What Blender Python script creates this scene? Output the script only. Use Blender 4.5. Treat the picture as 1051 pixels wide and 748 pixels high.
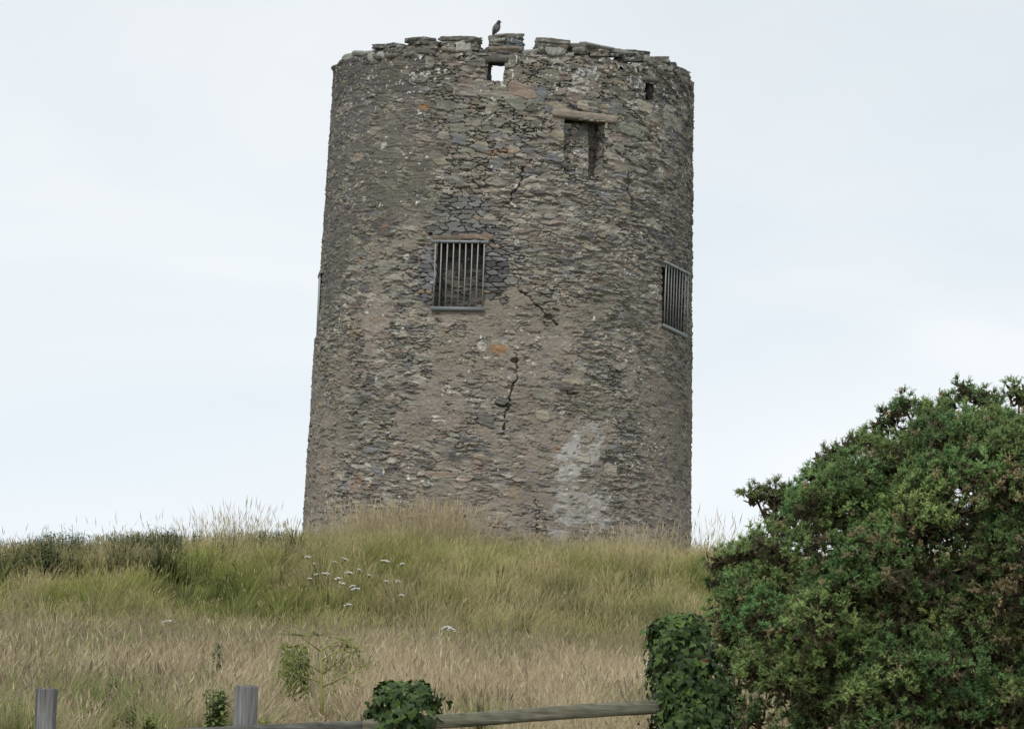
import bpy, bmesh, math, random, time
T0=time.time()
import numpy as np
from mathutils import Vector, Matrix
random.seed(7); RNG = np.random.default_rng(7)
for o in list(bpy.data.objects): bpy.data.objects.remove(o)
SC = bpy.context.scene
COL = SC.collection

# ------------------------------------------------------------------ camera
F_PX, PW, PH = 4270.0, 1051.0, 748.0
ROLL, PITCH, EYE = math.radians(2.1), math.atan(250/4270.0), 1.6
Rv = Vector((1,0,0)); Uv = Vector((0,-math.sin(PITCH),math.cos(PITCH))); Fv = Vector((0,math.cos(PITCH),math.sin(PITCH)))
EX = math.cos(ROLL)*Rv + math.sin(ROLL)*Uv
EY = -math.sin(ROLL)*Rv + math.cos(ROLL)*Uv
cam_d = bpy.data.cameras.new('camera'); cam = bpy.data.objects.new('camera', cam_d); COL.objects.link(cam)
M = Matrix((EX, EY, -Fv)).transposed().to_4x4(); M.translation = Vector((0,0,EYE))
cam.matrix_world = M
cam_d.sensor_width = 36; cam_d.lens = 36*F_PX/PW; cam_d.clip_start = 0.5; cam_d.clip_end = 6000
SC.camera = cam
def ray(px, py):
    d = Fv + EX*((px-PW/2)/F_PX) + EY*((PH/2-py)/F_PX)
    return d
def at(px, py, Y):
    d = ray(px, py); return Vector((d.x/d.y*Y, Y, EYE + d.z/d.y*Y))

# ------------------------------------------------------------------ sky, sun, exposure
SUN_EL, SUN_AZ = math.radians(52), math.radians(205)      # azimuth clockwise from +Y
w = bpy.data.worlds.new('World'); SC.world = w; w.use_nodes = True
nt = w.node_tree; nt.nodes.clear()
wo = nt.nodes.new('ShaderNodeOutputWorld'); bg = nt.nodes.new('ShaderNodeBackground')
sky = nt.nodes.new('ShaderNodeTexSky'); sky.sky_type = 'NISHITA'; sky.sun_disc = False
sky.sun_elevation = SUN_EL; sky.sun_rotation = SUN_AZ; sky.dust_density = 2.0
tc = nt.nodes.new('ShaderNodeTexCoord'); mp = nt.nodes.new('ShaderNodeMapping'); mp.inputs['Scale'].default_value = (5,5,13)
mp.inputs['Rotation'].default_value = (0.0,0.35,0.2)
nz = nt.nodes.new('ShaderNodeTexNoise'); nz.inputs['Scale'].default_value = 1.1; nz.inputs['Detail'].default_value = 5; nz.inputs['Distortion'].default_value = .6; nz.inputs['Roughness'].default_value = .48
cr = nt.nodes.new('ShaderNodeValToRGB'); cr.color_ramp.elements[0].position = .34; cr.color_ramp.elements[1].position = .66
cr.color_ramp.elements[0].color = (7.6,8.3,8.85,1); cr.color_ramp.elements[1].color = (8.9,9.25,9.5,1)
sep = nt.nodes.new('ShaderNodeSeparateXYZ')
hr = nt.nodes.new('ShaderNodeMapRange'); hr.inputs[1].default_value = 0.0; hr.inputs[2].default_value = .16; hr.inputs[3].default_value = 1.13; hr.inputs[4].default_value = .97
mul = nt.nodes.new('ShaderNodeVectorMath'); mul.operation = 'SCALE'
mx = nt.nodes.new('ShaderNodeMixRGB'); mx.inputs[0].default_value = .97
nt.links.new(tc.outputs['Generated'], mp.inputs[0]); nt.links.new(mp.outputs[0], nz.inputs['Vector'])
nt.links.new(nz.outputs[0], cr.inputs[0]); nt.links.new(tc.outputs['Generated'], sep.inputs[0]); nt.links.new(sep.outputs[2], hr.inputs[0])
nt.links.new(cr.outputs[0], mul.inputs[0]); nt.links.new(hr.outputs[0], mul.inputs['Scale'])
nt.links.new(sky.outputs[0], mx.inputs[1]); nt.links.new(mul.outputs[0], mx.inputs[2])
nt.links.new(mx.outputs[0], bg.inputs[0]); bg.inputs[1].default_value = .10
nt.links.new(bg.outputs[0], wo.inputs[0])
sd = bpy.data.lights.new('sun', 'SUN'); sd.energy = 1.5; sd.angle = math.radians(10); sd.color = (1,.965,.91)
so = bpy.data.objects.new('sun', sd); COL.objects.link(so)
sdir = Vector((math.sin(SUN_AZ)*math.cos(SUN_EL), math.cos(SUN_AZ)*math.cos(SUN_EL), math.sin(SUN_EL)))
so.rotation_euler = sdir.to_track_quat('Z','Y').to_euler(); so.location = sdir*60
vs = SC.view_settings; vs.view_transform = 'Standard'; vs.look = 'None'; vs.gamma = 1; vs.use_curve_mapping = False; vs.exposure = 0.0
SC.render.engine = 'CYCLES'; SC.render.resolution_x = 1024; SC.render.resolution_y = 728

# ------------------------------------------------------------------ helpers
def mesh_np(name, V, Fs, mat=None, col=None, parent=None, smooth=False):
    me = bpy.data.meshes.new(name); V = np.asarray(V, np.float32)
    if not isinstance(Fs, (list, tuple)): Fs = [Fs]
    Fs = [np.asarray(f, np.int32) for f in Fs if len(f)]
    me.vertices.add(len(V)); me.vertices.foreach_set('co', V.ravel())
    li = np.concatenate([f.ravel() for f in Fs]); tot = np.concatenate([np.full(len(f), f.shape[1], np.int32) for f in Fs])
    me.loops.add(len(li)); me.loops.foreach_set('vertex_index', li)
    me.polygons.add(len(tot)); st = np.concatenate([[0], np.cumsum(tot)[:-1]]).astype(np.int32)
    me.polygons.foreach_set('loop_start', st); me.polygons.foreach_set('loop_total', tot)
    if smooth: me.polygons.foreach_set('use_smooth', np.ones(len(tot), bool))
    me.update(calc_edges=True)
    if col is not None:
        a = me.color_attributes.new('Col', 'FLOAT_COLOR', 'POINT')
        c = np.ones((len(V),4), np.float32); c[:, :3] = col; a.data.foreach_set('color', c.ravel())
    if mat: me.materials.append(mat)
    o = bpy.data.objects.new(name, me); COL.objects.link(o)
    if parent: o.parent = parent; o.matrix_parent_inverse = Matrix.Translation(-parent.location)
    return o
def empty(name, loc, label=None, cat=None, group=None):
    o = bpy.data.objects.new(name, None); o.location = loc; o.empty_display_size = .2; COL.objects.link(o)
    return tag(o, label, cat, group)
def tag(o, label=None, cat=None, group=None, kind=None):
    if label: o['label'] = label
    if cat: o['category'] = cat
    if group: o['group'] = group
    if kind: o['kind'] = kind
    return o
class MB:
    def __init__(s): s.V=[]; s.F3=[]; s.F4=[]; s.C=[]; s.n=0
    def add(s, V, F3=None, F4=None, C=(.2,.2,.2)):
        V = np.asarray(V, float).reshape(-1,3)
        if F3 is not None and len(F3): s.F3.append(np.asarray(F3)+s.n)
        if F4 is not None and len(F4): s.F4.append(np.asarray(F4)+s.n)
        s.V.append(V); C = np.asarray(C, float)
        s.C.append(np.broadcast_to(C, (len(V),3)) if C.ndim==1 else C); s.n += len(V)
    def tube(s, pts, rad, n=6, C=(.2,.2,.2)):
        pts = [Vector(p) for p in pts]; rings=[]; 
        for i,p in enumerate(pts):
            t = (pts[min(i+1,len(pts)-1)]-pts[max(i-1,0)]).normalized()
            a = t.cross(Vector((.13,1,.21))).normalized(); b = t.cross(a)
            r = rad[i] if hasattr(rad,'__len__') else rad
            for k in range(n):
                q = 2*math.pi*k/n; rings.append(p + a*(r*math.cos(q)) + b*(r*math.sin(q)))
        m = len(pts); F=[]
        for i in range(m-1):
            for k in range(n):
                F.append((i*n+k, i*n+(k+1)%n, (i+1)*n+(k+1)%n, (i+1)*n+k))
        V = [tuple(v) for v in rings]+[tuple(pts[0]),tuple(pts[-1])]
        T = [(m*n, (k+1)%n, k) for k in range(n)] + [(m*n+1, (m-1)*n+k, (m-1)*n+(k+1)%n) for k in range(n)]
        s.add(V, T, F, C)
    def box(s, c, dx, dy, dz, ax=None, C=(.2,.2,.2)):
        c = Vector(c); ax = ax or (Vector((1,0,0)),Vector((0,1,0)),Vector((0,0,1)))
        V = [tuple(c+ax[0]*(i*dx/2)+ax[1]*(j*dy/2)+ax[2]*(k*dz/2)) for i in (-1,1) for j in (-1,1) for k in (-1,1)]
        F = [(0,1,3,2),(4,6,7,5),(0,4,5,1),(2,3,7,6),(0,2,6,4),(1,5,7,3)]
        s.add(V, None, F, C)
    def build(s, name, mat, parent=None, smooth=False):
        Fs = []
        if s.F3: Fs.append(np.concatenate(s.F3))
        if s.F4: Fs.append(np.concatenate(s.F4))
        return mesh_np(name, np.concatenate(s.V), Fs, mat, np.concatenate(s.C), parent, smooth)

# numpy noise
def hsh(i, j, s=0):
    i = np.asarray(i).astype(np.int64); j = np.asarray(j).astype(np.int64)
    n = (i*374761393 + j*668265263 + s*2147483647*3 + s*974634777) & 0xffffffff
    n = ((n ^ (n >> 13))*1274126177) & 0xffffffff
    n = ((n ^ (n >> 16))*2246822519) & 0xffffffff
    return ((n ^ (n >> 15)) & 0xffffff)/float(0x1000000)
def vnoise(u, v, s=0):
    i = np.floor(u); j = np.floor(v); a = u-i; b = v-j; a = a*a*(3-2*a); b = b*b*(3-2*b)
    return (hsh(i,j,s)*(1-a)+hsh(i+1,j,s)*a)*(1-b) + (hsh(i,j+1,s)*(1-a)+hsh(i+1,j+1,s)*a)*b
def fbm(u, v, s=0, o=4):
    u = np.asarray(u, np.float32) if np.ndim(u) else u; v = np.asarray(v, np.float32) if np.ndim(v) else v
    r = 0; t = 0; k = 1.0
    for q in range(o): r = r + k*vnoise(u*2**q+17.3*q, v*2**q-9.1*q, s+q*7); t += k; k *= .55
    return r/t
def sst(a, b, x): t = np.clip((x-a)/(b-a), 0, 1); return t*t*(3-2*t)

# ------------------------------------------------------------------ materials
def mat_attr(name, rough=.9, bump=0, bscale=40, vary=.0, vscale=30, transl=0, spec=.2, stretch=None):
    m = bpy.data.materials.new(name); m.use_nodes = True; n = m.node_tree; p = n.nodes['Principled BSDF']
    p.inputs['Roughness'].default_value = rough; p.inputs['Specular IOR Level'].default_value = spec
    at_ = n.nodes.new('ShaderNodeVertexColor'); at_.layer_name = 'Col'; out = at_.outputs[0]
    tcn = n.nodes.new('ShaderNodeTexCoord'); vec = tcn.outputs['Object']
    if stretch:
        mpn = n.nodes.new('ShaderNodeMapping'); mpn.inputs['Scale'].default_value = stretch; n.links.new(vec, mpn.inputs[0]); vec = mpn.outputs[0]
    if vary:
        no = n.nodes.new('ShaderNodeTexNoise'); no.inputs['Scale'].default_value = vscale; no.inputs['Detail'].default_value = 5; no.inputs['Roughness'].default_value = .7
        n.links.new(vec, no.inputs['Vector'])
        mr = n.nodes.new('ShaderNodeMapRange'); mr.inputs[1].default_value = .25; mr.inputs[2].default_value = .75; mr.inputs[3].default_value = 1-vary; mr.inputs[4].default_value = 1+vary
        n.links.new(no.outputs[0], mr.inputs[0])
        sc = n.nodes.new('ShaderNodeVectorMath'); sc.operation = 'SCALE'; n.links.new(out, sc.inputs[0]); n.links.new(mr.outputs[0], sc.inputs['Scale']); out = sc.outputs[0]
    n.links.new(out, p.inputs['Base Color'])
    if bump:
        nb = n.nodes.new('ShaderNodeTexNoise'); nb.inputs['Scale'].default_value = bscale; nb.inputs['Detail'].default_value = 6; nb.inputs['Roughness'].default_value = .65
        n.links.new(vec, nb.inputs['Vector']); bn = n.nodes.new('ShaderNodeBump'); bn.inputs['Strength'].default_value = 1; bn.inputs['Distance'].default_value = bump
        n.links.new(nb.outputs[0], bn.inputs['Height']); n.links.new(bn.outputs[0], p.inputs['Normal'])
    if transl:
        tr = n.nodes.new('ShaderNodeBsdfTranslucent'); n.links.new(out, tr.inputs[0]); mxs = n.nodes.new('ShaderNodeMixShader'); mxs.inputs[0].default_value = transl
        n.links.new(p.outputs[0], mxs.inputs[1]); n.links.new(tr.outputs[0], mxs.inputs[2]); n.links.new(mxs.outputs[0], n.nodes['Material Output'].inputs[0])
    return m
M_STONE = mat_attr('rubble_stone', .92, .012, 22, .22, 26)
M_GRASS = mat_attr('grass_blade', .75, transl=.3, spec=.15)
M_LEAF = mat_attr('glossy_leaf', .5, transl=.15, spec=.25, vary=.2, vscale=60)
M_GORSE = mat_attr('gorse_needle', .7, transl=.3, spec=.2)
M_BARK = mat_attr('bark', .95, .01, 30, .3, 25, spec=.1)
M_WOOD = mat_attr('weathered_wood', .95, .010, 60, .7, 70, spec=.08, stretch=(1,1,.05))
M_RAIL = mat_attr('weathered_rail', .95, .008, 50, .6, 45, spec=.08, stretch=(.07,1,1))
M_METAL = mat_attr('galvanised_steel', .5, .001, 60, .15, 30, spec=.5)
M_GROUND = mat_attr('soil', 1.0, .05, 8, .3, 6, spec=.05)
M_FEATHER = mat_attr('feather', .7, .002, 90, .25, 60, spec=.3)
M_PETAL = mat_attr('petal', .8, transl=.3, spec=.1)

# ------------------------------------------------------------------ ground
def ground_z(x, y):
    x = np.asarray(x, float); y = np.asarray(y, float)
    foot = 66 + .5*np.sin(x*.35+1)+.25*np.sin(x*1.1)
    z = np.interp(y, [0,21,30,66,72], [0,0,.12,.74,.80])
    rise = 1.56 - .035*np.clip(-x-2.5,0,8)**1.2 + .05*np.sin(x*.9)
    z = z + rise*sst(0,1,(y-foot)/6.2)**.85
    z = z - np.interp(y, [86,140,400,4000],[0,3.2,6,12])
    z = z + .10*(fbm(x*.35+50, y*.35+50, 91, 3)-.5) + .06*(vnoise(x*1.7,y*1.7,92)-.5)
    return z
def axis(parts):
    r = []
    for a,b,s in parts: r += list(np.arange(a,b,s))
    return np.array(r+[parts[-1][1]])
gx = axis([(-3000,-200,200),(-200,-30,10),(-30,-14,1),(-14,14,.2),(14,30,1),(30,200,10),(200,3000,200)])
gy = axis([(-300,-20,20),(-20,16,1.5),(16,60,.5),(60,90,.2),(90,150,3),(150,600,30),(600,4200,300)])
GX, GY = np.meshgrid(gx, gy); GZ = ground_z(GX, GY)
nX, nY = len(gx), len(gy); idx = np.arange(nX*nY).reshape(nY,nX)
F = np.stack([idx[:-1,:-1],idx[:-1,1:],idx[1:,1:],idx[1:,:-1]],-1).reshape(-1,4)
k = fbm(GX*.6, GY*.6, 5)[...,None]
bank = sst(65.2,67,GY)[...,None]*(1-sst(120,200,GY)[...,None])
gc = (np.array([.15,.115,.06])*(1-k)+np.array([.09,.085,.035])*k)*(1-bank) + bank*np.array([.075,.08,.03])
g = mesh_np('ground', np.stack([GX,GY,GZ],-1).reshape(-1,3), F, M_GROUND, gc.reshape(-1,3), smooth=True)
tag(g, kind='structure')

# ------------------------------------------------------------------ TOWER
TC = Vector((-.18, 80, 0)); Z0, ZR = 1.9, 11.90
def RAD(z): return 3.735 - .0281*(z-2.2) + .03*np.sin((z-2)/10*math.pi)
def tw(px, py):
    """pixel -> (theta, z) on the tower's outer face"""
    d = ray(px,py); z = EYE + d.z/d.y*77
    for _ in range(6):
        R = float(RAD(z)); a = d.x**2+d.y**2; b = -2*(d.x*TC.x+d.y*TC.y); c = TC.x**2+TC.y**2-R*R
        D = b*b-4*a*c
        t = (-b-math.sqrt(D))/(2*a) if D > 0 else -b/(2*a)
        z = EYE + d.z*t
    return math.atan2(d.x*t-TC.x, -(d.y*t-TC.y)), z
def tpos(th, z, off=0.0):
    r = RAD(z)+off
    return np.stack([TC.x+r*np.sin(th), TC.y-r*np.cos(th), z+0*th], -1)
tower = empty('stone_tower', (TC.x, TC.y, 2.3), 'tall round roofless rubble stone windmill tower with ragged top standing on the grassy bank', 'tower')

PAL = np.array([[.225,.205,.165],[.205,.20,.16],[.235,.225,.18],[.12,.12,.115],[.165,.16,.14],[.25,.22,.16],[.225,.18,.15],[.30,.285,.24],[.165,.17,.175],[.20,.185,.155],[.185,.18,.145],[.26,.25,.20]])
def voro(u, v, cw, ch, s, p=3.0):
    i0 = np.floor(u/cw); j0 = np.floor(v/ch); F1 = np.full(u.shape, 9.); F2 = F1.copy(); ID = np.zeros(u.shape); DX = F1*0; DY = F1*0
    for dj in (-2,-1,0,1,2):
        for di in (-2,-1,0,1,2):
            i = i0+di; j = j0+dj
            cx = (i+.5+.85*(hsh(i,j,s)-.5)+.5*(np.mod(j,2)))*cw; cy = (j+.5+.7*(hsh(i,j,s+1)-.5))*ch
            wt = .55+.9*hsh(i,j,s+2)**1.5
            dx = (u-cx)/cw; dy = (v-cy)/ch
            d = (np.abs(dx+.15*dy)**p+np.abs(dy)**p)**(1/p)/wt
            c = d < F1
            F2 = np.where(c, F1, np.minimum(F2, d)); F1 = np.where(c, d, F1)
            ID = np.where(c, hsh(i,j,s+3), ID); DX = np.where(c, dx, DX); DY = np.where(c, dy, DY)
    return F1, F2-F1, ID, DX, DY
def spot(U, Vv, px, py, rx, ry):
    """soft ellipse on the wall at the place seen at px,py with size in px"""
    th, z = tw(px,py); c = max(math.cos(th), .25)
    return np.exp(-(((U-th*3.6)/(rx/53.4/c))**2 + ((Vv-z)/(ry/53.4))**2))
def reg(U, V, px, py, rx, ry):
    th, z = tw(px,py); c = max(math.cos(th), .25); u = U[0]; v = V[:,0]; hu = 1.9*rx/53.4/c; hv = 1.9*ry/53.4
    i0,i1 = np.searchsorted(u[:NF], th*3.6-hu), np.searchsorted(u[:NF], th*3.6+hu)
    return (slice(*np.searchsorted(v, [z-hv, z+hv])), slice(i0, i1))
NF = None
def masonry(U, V, feats=True, seed=0):
    """U = arc length (m), V = height (m) -> relief, colour"""
    wu = U + .12*(fbm(U*2.2,V*3,31+seed)-.5) + .05*(vnoise(U*14,V*18,33)-.5)+.02*(vnoise(U*34,V*34,34)-.5)
    wv = V + .16*(fbm(U*1.1,V*1.6,37+seed)-.5) + .03*(vnoise(U*9,V*16,38)-.5)+.012*(vnoise(U*26,V*40,39)-.5)
    _, eA, iA, xA, yA = voro(wu, wv, .165, .047, 100+seed, 4.0)
    _, eB, iB, xB, yB = voro(wu, wv, .26, .10, 200+seed, 4.0)
    _, eC, iC, xC, yC = voro(wu, wv, .38, .20, 300+seed, 2.6)
    up = sst(9.0,10.3,V)*sst(-2.2,-.4,U)                    # clear blocky masonry near the top, right of centre
    nb = fbm(U*.7+3, V*.7, 41, 3)
    pB = np.clip(.22+.46*up+.30*(nb-.5)*2, .04, .8); pC = np.clip(.045+.22*up, 0, .3)
    useC = (hsh(iC*1e6, 0, 5) < pC) & (eC > .08); useB = (~useC) & (hsh(iB*1e6,0,6) < pB) & (eB > .07)
    e = np.where(useC, eC*.42, np.where(useB, eB*.29, eA*.15)); I = np.where(useC, iC, np.where(useB, iB, iA))
    tx = np.where(useC, xC, np.where(useB, xB, xA)); ty = np.where(useC, yC, np.where(useB, yB, yA))
    h1 = hsh(I*1e6, 1, 7); h2 = hsh(I*1e6, 2, 8); h3 = hsh(I*1e6, 3, 9)
    prof = sst(0, .022, e)
    rough = fbm(U*9, V*16, 51, 4)-.5
    H = prof*(.016+.034*h1) + prof*(tx*(h2-.5)*.03 + ty*(h3-.6)*.035) + rough*.03
    k = np.minimum((h2*len(PAL)).astype(int), len(PAL)-1)
    C = PAL[k]*(.78+.42*h3)[...,None]; C = C*.72+.28*C.mean(-1,keepdims=True)*np.array([1.04,1.0,.93])
    fl = fbm(U*5+9, V*24+U*1.5, 61, 4); fl = sst(.25,.75,fl)
    C = C*(.62+.70*fl)[...,None]; H = H+.014*(fl-.5)*(1-up*.6)
    mort = np.array([.235,.20,.16])*(.7+.5*fbm(U*8,V*8,63))[...,None]
    openj = sst(.46,.66,fbm(U*1.3+8,V*1.5,65,3)+.24*up-.03)      # mortar washed out here, joints open and deep
    H = H - (1-prof)*openj*(.018+.034*up)
    soil = np.array([.10,.09,.075])*np.ones_like(C)
    jc = mort*(1-openj[...,None])+soil*openj[...,None]
    pf = prof[...,None]; C = C*pf + jc*(1-pf)
    if feats:
        # render / mortar smears left on the face, mostly low down
        nr = fbm(U*1.15+4, V*.85+2, 71, 5); low = sst(7.6,4.2,V)
        R_ = sst(.50,.58, nr+.09*low-.22*sst(6.6,8.0,V)+.09*(fbm(U*6,V*9,73)-.5))
        for (a,b,c,d,amt) in ((480,415,45,38,.9),(560,400,40,40,.8),(470,515,45,22,.9),(680,430,28,60,.9),(690,520,22,40,.8),(345,420,14,80,.7),(330,500,10,60,.7),(385,320,16,30,.4),(640,300,25,25,.2),(545,470,30,30,.7),(425,500,20,20,.6)):
            g=reg(U,V,a,b,c,d); u=U[g]; v=V[g]; R_[g] = np.clip(R_[g] + amt*sst(.35,.6,spot(u,v,a,b,c,d)*(.55+.9*fbm(u*3,v*3,75+a))), 0, 1)
        for (a,b,c,d) in ((420,480,30,32),(505,420,26,16),(620,385,30,22),(600,420,30,14),(485,400,16,12),(470,455,28,16)):
            g=reg(U,V,a,b,c,d); u=U[g]; v=V[g]; R_[g] = R_[g]*(1-.95*sst(.3,.6,spot(u,v,a,b,c,d)*(.6+.8*fbm(u*4,v*4,85+a))))
        R_ = R_*(.2+.8*sst(.40,.50,fbm(U*5,V*12,77)))
        rc = np.array([.225,.198,.165])*(.78+.45*fbm(U*2,V*2,79))[...,None]*(.85+.3*fbm(U*14,V*14,80))[...,None]
        H = H*(1-.85*R_) + R_*(.028+.04*(fbm(U*4,V*5,81)-.5)+.012*(vnoise(U*30,V*30,82)-.5)); R3 = R_[...,None]; C = C*(1-R3*.92)+rc*R3*.92
        # grey cement on upper left
        G = .9*sst(.40,.70, .85*sst(.3,-2.6,U)*sst(7.4,9.2,V)+.7*sst(-2.6,-4.0,U)*sst(4.8,8,V) + .35*(fbm(U*1.6,V*1.4,87)-.5)*2)*(.25+.75*sst(.40,.5,fbm(U*5,V*6,88)))
        gcol = np.array([.10,.095,.09])*(.4+1.15*fbm(U*2.4,V*1.6,89))[...,None]*(.7+.6*fbm(U*17,V*17,90))[...,None]; G3=G[...,None]
        H = H*(1-G*.7)+G*.7*(.03+.03*(fbm(U*9,V*7,93)-.5)); C = C*(1-G3*.82)+gcol*G3*.82
        # darker towards both limbs, most on the right, and at the crest
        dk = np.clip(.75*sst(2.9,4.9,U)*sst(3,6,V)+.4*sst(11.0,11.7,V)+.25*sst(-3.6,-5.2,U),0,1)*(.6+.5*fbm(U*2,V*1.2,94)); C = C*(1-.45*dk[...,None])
        # pale grey cement patch, low right of centre
        for (a,b,c,d,am) in ((604,450,18,28,1),(590,470,22,18,1),(600,520,34,30,.7),(575,535,14,26,.7),(582,492,16,14,.9),(350,545,14,18,.7),(655,545,14,16,.5)):
            g=reg(U,V,a,b,c,d); u=U[g]; v=V[g]; q = sst(.35,.6,spot(u,v,a,b,c,d)*(.6+.8*fbm(u*5,v*5,95+a)))*am; q=q*(.1+.9*sst(.42,.52,fbm(u*5,v*7,96))); pale = np.array([.39,.385,.365])*(.75+.5*fbm(u*9,v*9,97))[...,None]
            C[g] = C[g]*(1-q[...,None]*.85)+pale*q[...,None]*.85; H[g] = H[g]*(1-q*.6)+q*.6*(.03+.03*(vnoise(u*13,v*13,98)>.72)*-1+.012*fbm(u*9,v*9,99))
        # slate repair around the grated opening
        for (a,b,c,d) in ((472,213,32,15),(473,238,42,15),(506,278,18,36),(438,280,10,34)):
            g=reg(U,V,a,b,c,d); u=U[g]; v=V[g]; q = sst(.42,.5,spot(u,v,a,b,c,d)*(.7+.6*fbm(u*6,v*9,105+a)))
            _, eS, iS, _, _ = voro(u*.6+wu[g]*.4, v*.7+wv[g]*.3, .24, .078, 400, 6.0); hS = hsh(iS*1e6,0,11)
            sc = np.array([.135,.135,.14])*(.45+1.15*hS)[...,None]*(.8+.4*fl[g])[...,None]; sc = np.where((hS>.93)[...,None], np.array([.22,.17,.12]), sc)
            pr = sst(.02,.12,eS); sc = sc*pr[...,None]+np.array([.09,.08,.07])*(1-pr[...,None])
            C[g] = C[g]*(1-q[...,None])+sc*q[...,None]; H[g] = H[g]*(1-q)+q*(.055*pr-.03+.02*hS)
        # rusty and ochre stains
        for s_,cc,th in ((111,(.28,.17,.10),.76),(113,(.26,.19,.11),.74)):
            q = sst(th,th+.08,fbm(U*2.8,V*3.5,s_,4)); C = C*(1-.45*q[...,None])+np.array(cc)*.45*q[...,None]
        for (a,b,r) in ((512,358,9),(434,110,6)):
            g=reg(U,V,a,b,r,r); u=U[g]; v=V[g]; q = sst(.3,.6,spot(u,v,a,b,r,r*.6)*(.5+fbm(u*8,v*8,5))); C[g] = C[g]*(1-.75*q[...,None])+np.array([.30,.15,.065])*.75*q[...,None]
        # green algae tint
        q = .30*sst(.5,.7,fbm(U*.8,V*.8,115)); C = C*(1-q[...,None])+np.array([.165,.165,.115])*q[...,None]
        # cracks
        def crack(pts, wd, dep):
            P = [tw(*p) for p in pts]; P = [(a*3.6, b) for a,b in P]; e=.5; us=[a for a,b in P]; vs_=[b for a,b in P]
            g=(slice(*np.searchsorted(V[:,0],[min(vs_)-e,max(vs_)+e])), slice(*np.searchsorted(U[0,:NF],[min(us)-e,max(us)+e]))); u=U[g]; v=V[g]; D = np.full(u.shape, 9.)
            uu = u+.16*(fbm(u*4,v*5,117)-.5)+.07*(vnoise(u*13,v*16,118)-.5); vv = v+.08*(fbm(u*5,v*5,119)-.5)
            uu = uu+.05*(hsh(0*v,np.floor(v/.075+.6*vnoise(u*2,v*0,120)),125)-.5)
            for (a,b),(c,d) in zip(P[:-1],P[1:]):
                t = np.clip(((uu-a)*(c-a)+(vv-b)*(d-b))/((c-a)**2+(d-b)**2),0,1); D = np.minimum(D, np.hypot(uu-a-t*(c-a), vv-b-t*(d-b)))
            q = sst(wd*1.1, wd*.3, D+wd*2.6*(fbm(u*6,v*9,121)-.42)); H[g] = H[g]-q*dep; C[g] = C[g]*(1-.35*q[...,None])
        crack([(540,172),(528,196),(520,212)],.02,.09); crack([(536,298),(548,308),(562,326),(574,334)],.024,.12)
        crack([(529,362),(531,378),(524,400),(520,425),(519,440)],.022,.10); crack([(645,178),(648,196),(650,215)],.03,.12)
        crack([(581,388),(583,404),(596,404)],.018,.1); crack([(549,512),(552,540),(552,560)],.014,.07); pass
        crack([(690,236),(696,262)],.02,.1)
        for (a,b,r) in ((528,370,4),(646,186,5),(597,112,3.5),(640,70,3),(515,414,6),(563,325,5),(441,240,2.5)):
            g=reg(U,V,a,b,r,r); u=U[g]; v=V[g]; q = sst(.35,.7,spot(u,v,a,b,r*1.1,r*.7)*(.5+fbm(u*12,v*14,123))); H[g] = H[g]-q*.14
    # white lichen flecks
    f = fbm(U*15,V*17,131,2); cl = fbm(U*1.1,V*1.3,133,3)
    q = sst(.84,.89,f+.30*(cl-.5)+ (.07*sst(10.4,11.3,V)))
    C = C*(1-q[...,None])+np.array([.50,.50,.47])*q[...,None]
    if feats:
        for (a,b,c,d) in ((600,78,12,10),(655,66,8,4),(612,74,5,8),(595,92,14,4),(500,118,7,6),(417,264,3,4),(373,205,3,3),(650,108,9,6),(598,108,6,5),(545,372,6,4),(628,481,6,4),(576,423,5,3),(388,388,3,5),(378,494,4,6),(395,150,4,5),(380,80,5,3),(495,355,5,6),(470,46,8,8),(570,70,10,3)):
            g=reg(U,V,a,b,c,d); u=U[g]; v=V[g]; q = sst(.38,.5,spot(u,v,a,b,c,d)*(.35+1.1*fbm(u*9,v*9,141+a))); q = q*sst(.40,.5,fbm(u*14,v*18,147)); C[g] = C[g]*(1-.8*q[...,None])+np.array([.44,.44,.41])*.8*q[...,None]
        for (a,b,c,d,kk) in ((599,108,6,5,0),(663,110,9,6,0),(545,100,12,8,1),(620,128,6,4,0),(529,104,10,9,1),(552,96,9,8,2),(575,140,12,5,3),(536,92,16,8,4),(650,134,14,8,1),(566,113,8,4,2),(470,143,9,6,2),(600,470,7,5,0),(553,405,7,6,1),(556,427,7,5,0),(588,392,11,3,0),(577,396,12,4,5),(500,431,9,8,5),(513,412,7,3,5),(628,482,7,6,0),(455,487,16,3,4)):
            g=reg(U,V,a,b,c,d); u=U[g]; v=V[g]; th_,z_=tw(a,b); cc0=max(math.cos(th_),.25); X_=(u-th_*3.6)/(c*1.05/53.4/cc0)+.9*(fbm(u*4,v*5,145+a)-.5)+.35*(vnoise(u*18,v*18,149)-.5); Y_=(v-z_)/(d/53.4)+.8*(fbm(u*4,v*6,151+a)-.5)+.35*(vnoise(u*20,v*22,153)-.5)+.25*X_; q = sst(1.0,.86,(np.abs(X_)**4+np.abs(Y_)**4)**.25)
            cs=np.array(((.33,.30,.235),(.20,.205,.165),(.15,.16,.165),(.26,.235,.17),(.235,.185,.145),(.12,.115,.105))[kk])*(.8+.4*fl[g])[...,None]; C[g] = C[g]*(1-.85*q[...,None])+cs*.85*q[...,None]; ed=q*(1-q)*4; H[g] = H[g]*(1-q)+q*(.048+.01*(fl[g]-.5))-ed*.02
    return H, np.clip(C*MK*np.array([1.0,.98,.985]), .02, .8)
MK = 1.33

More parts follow.
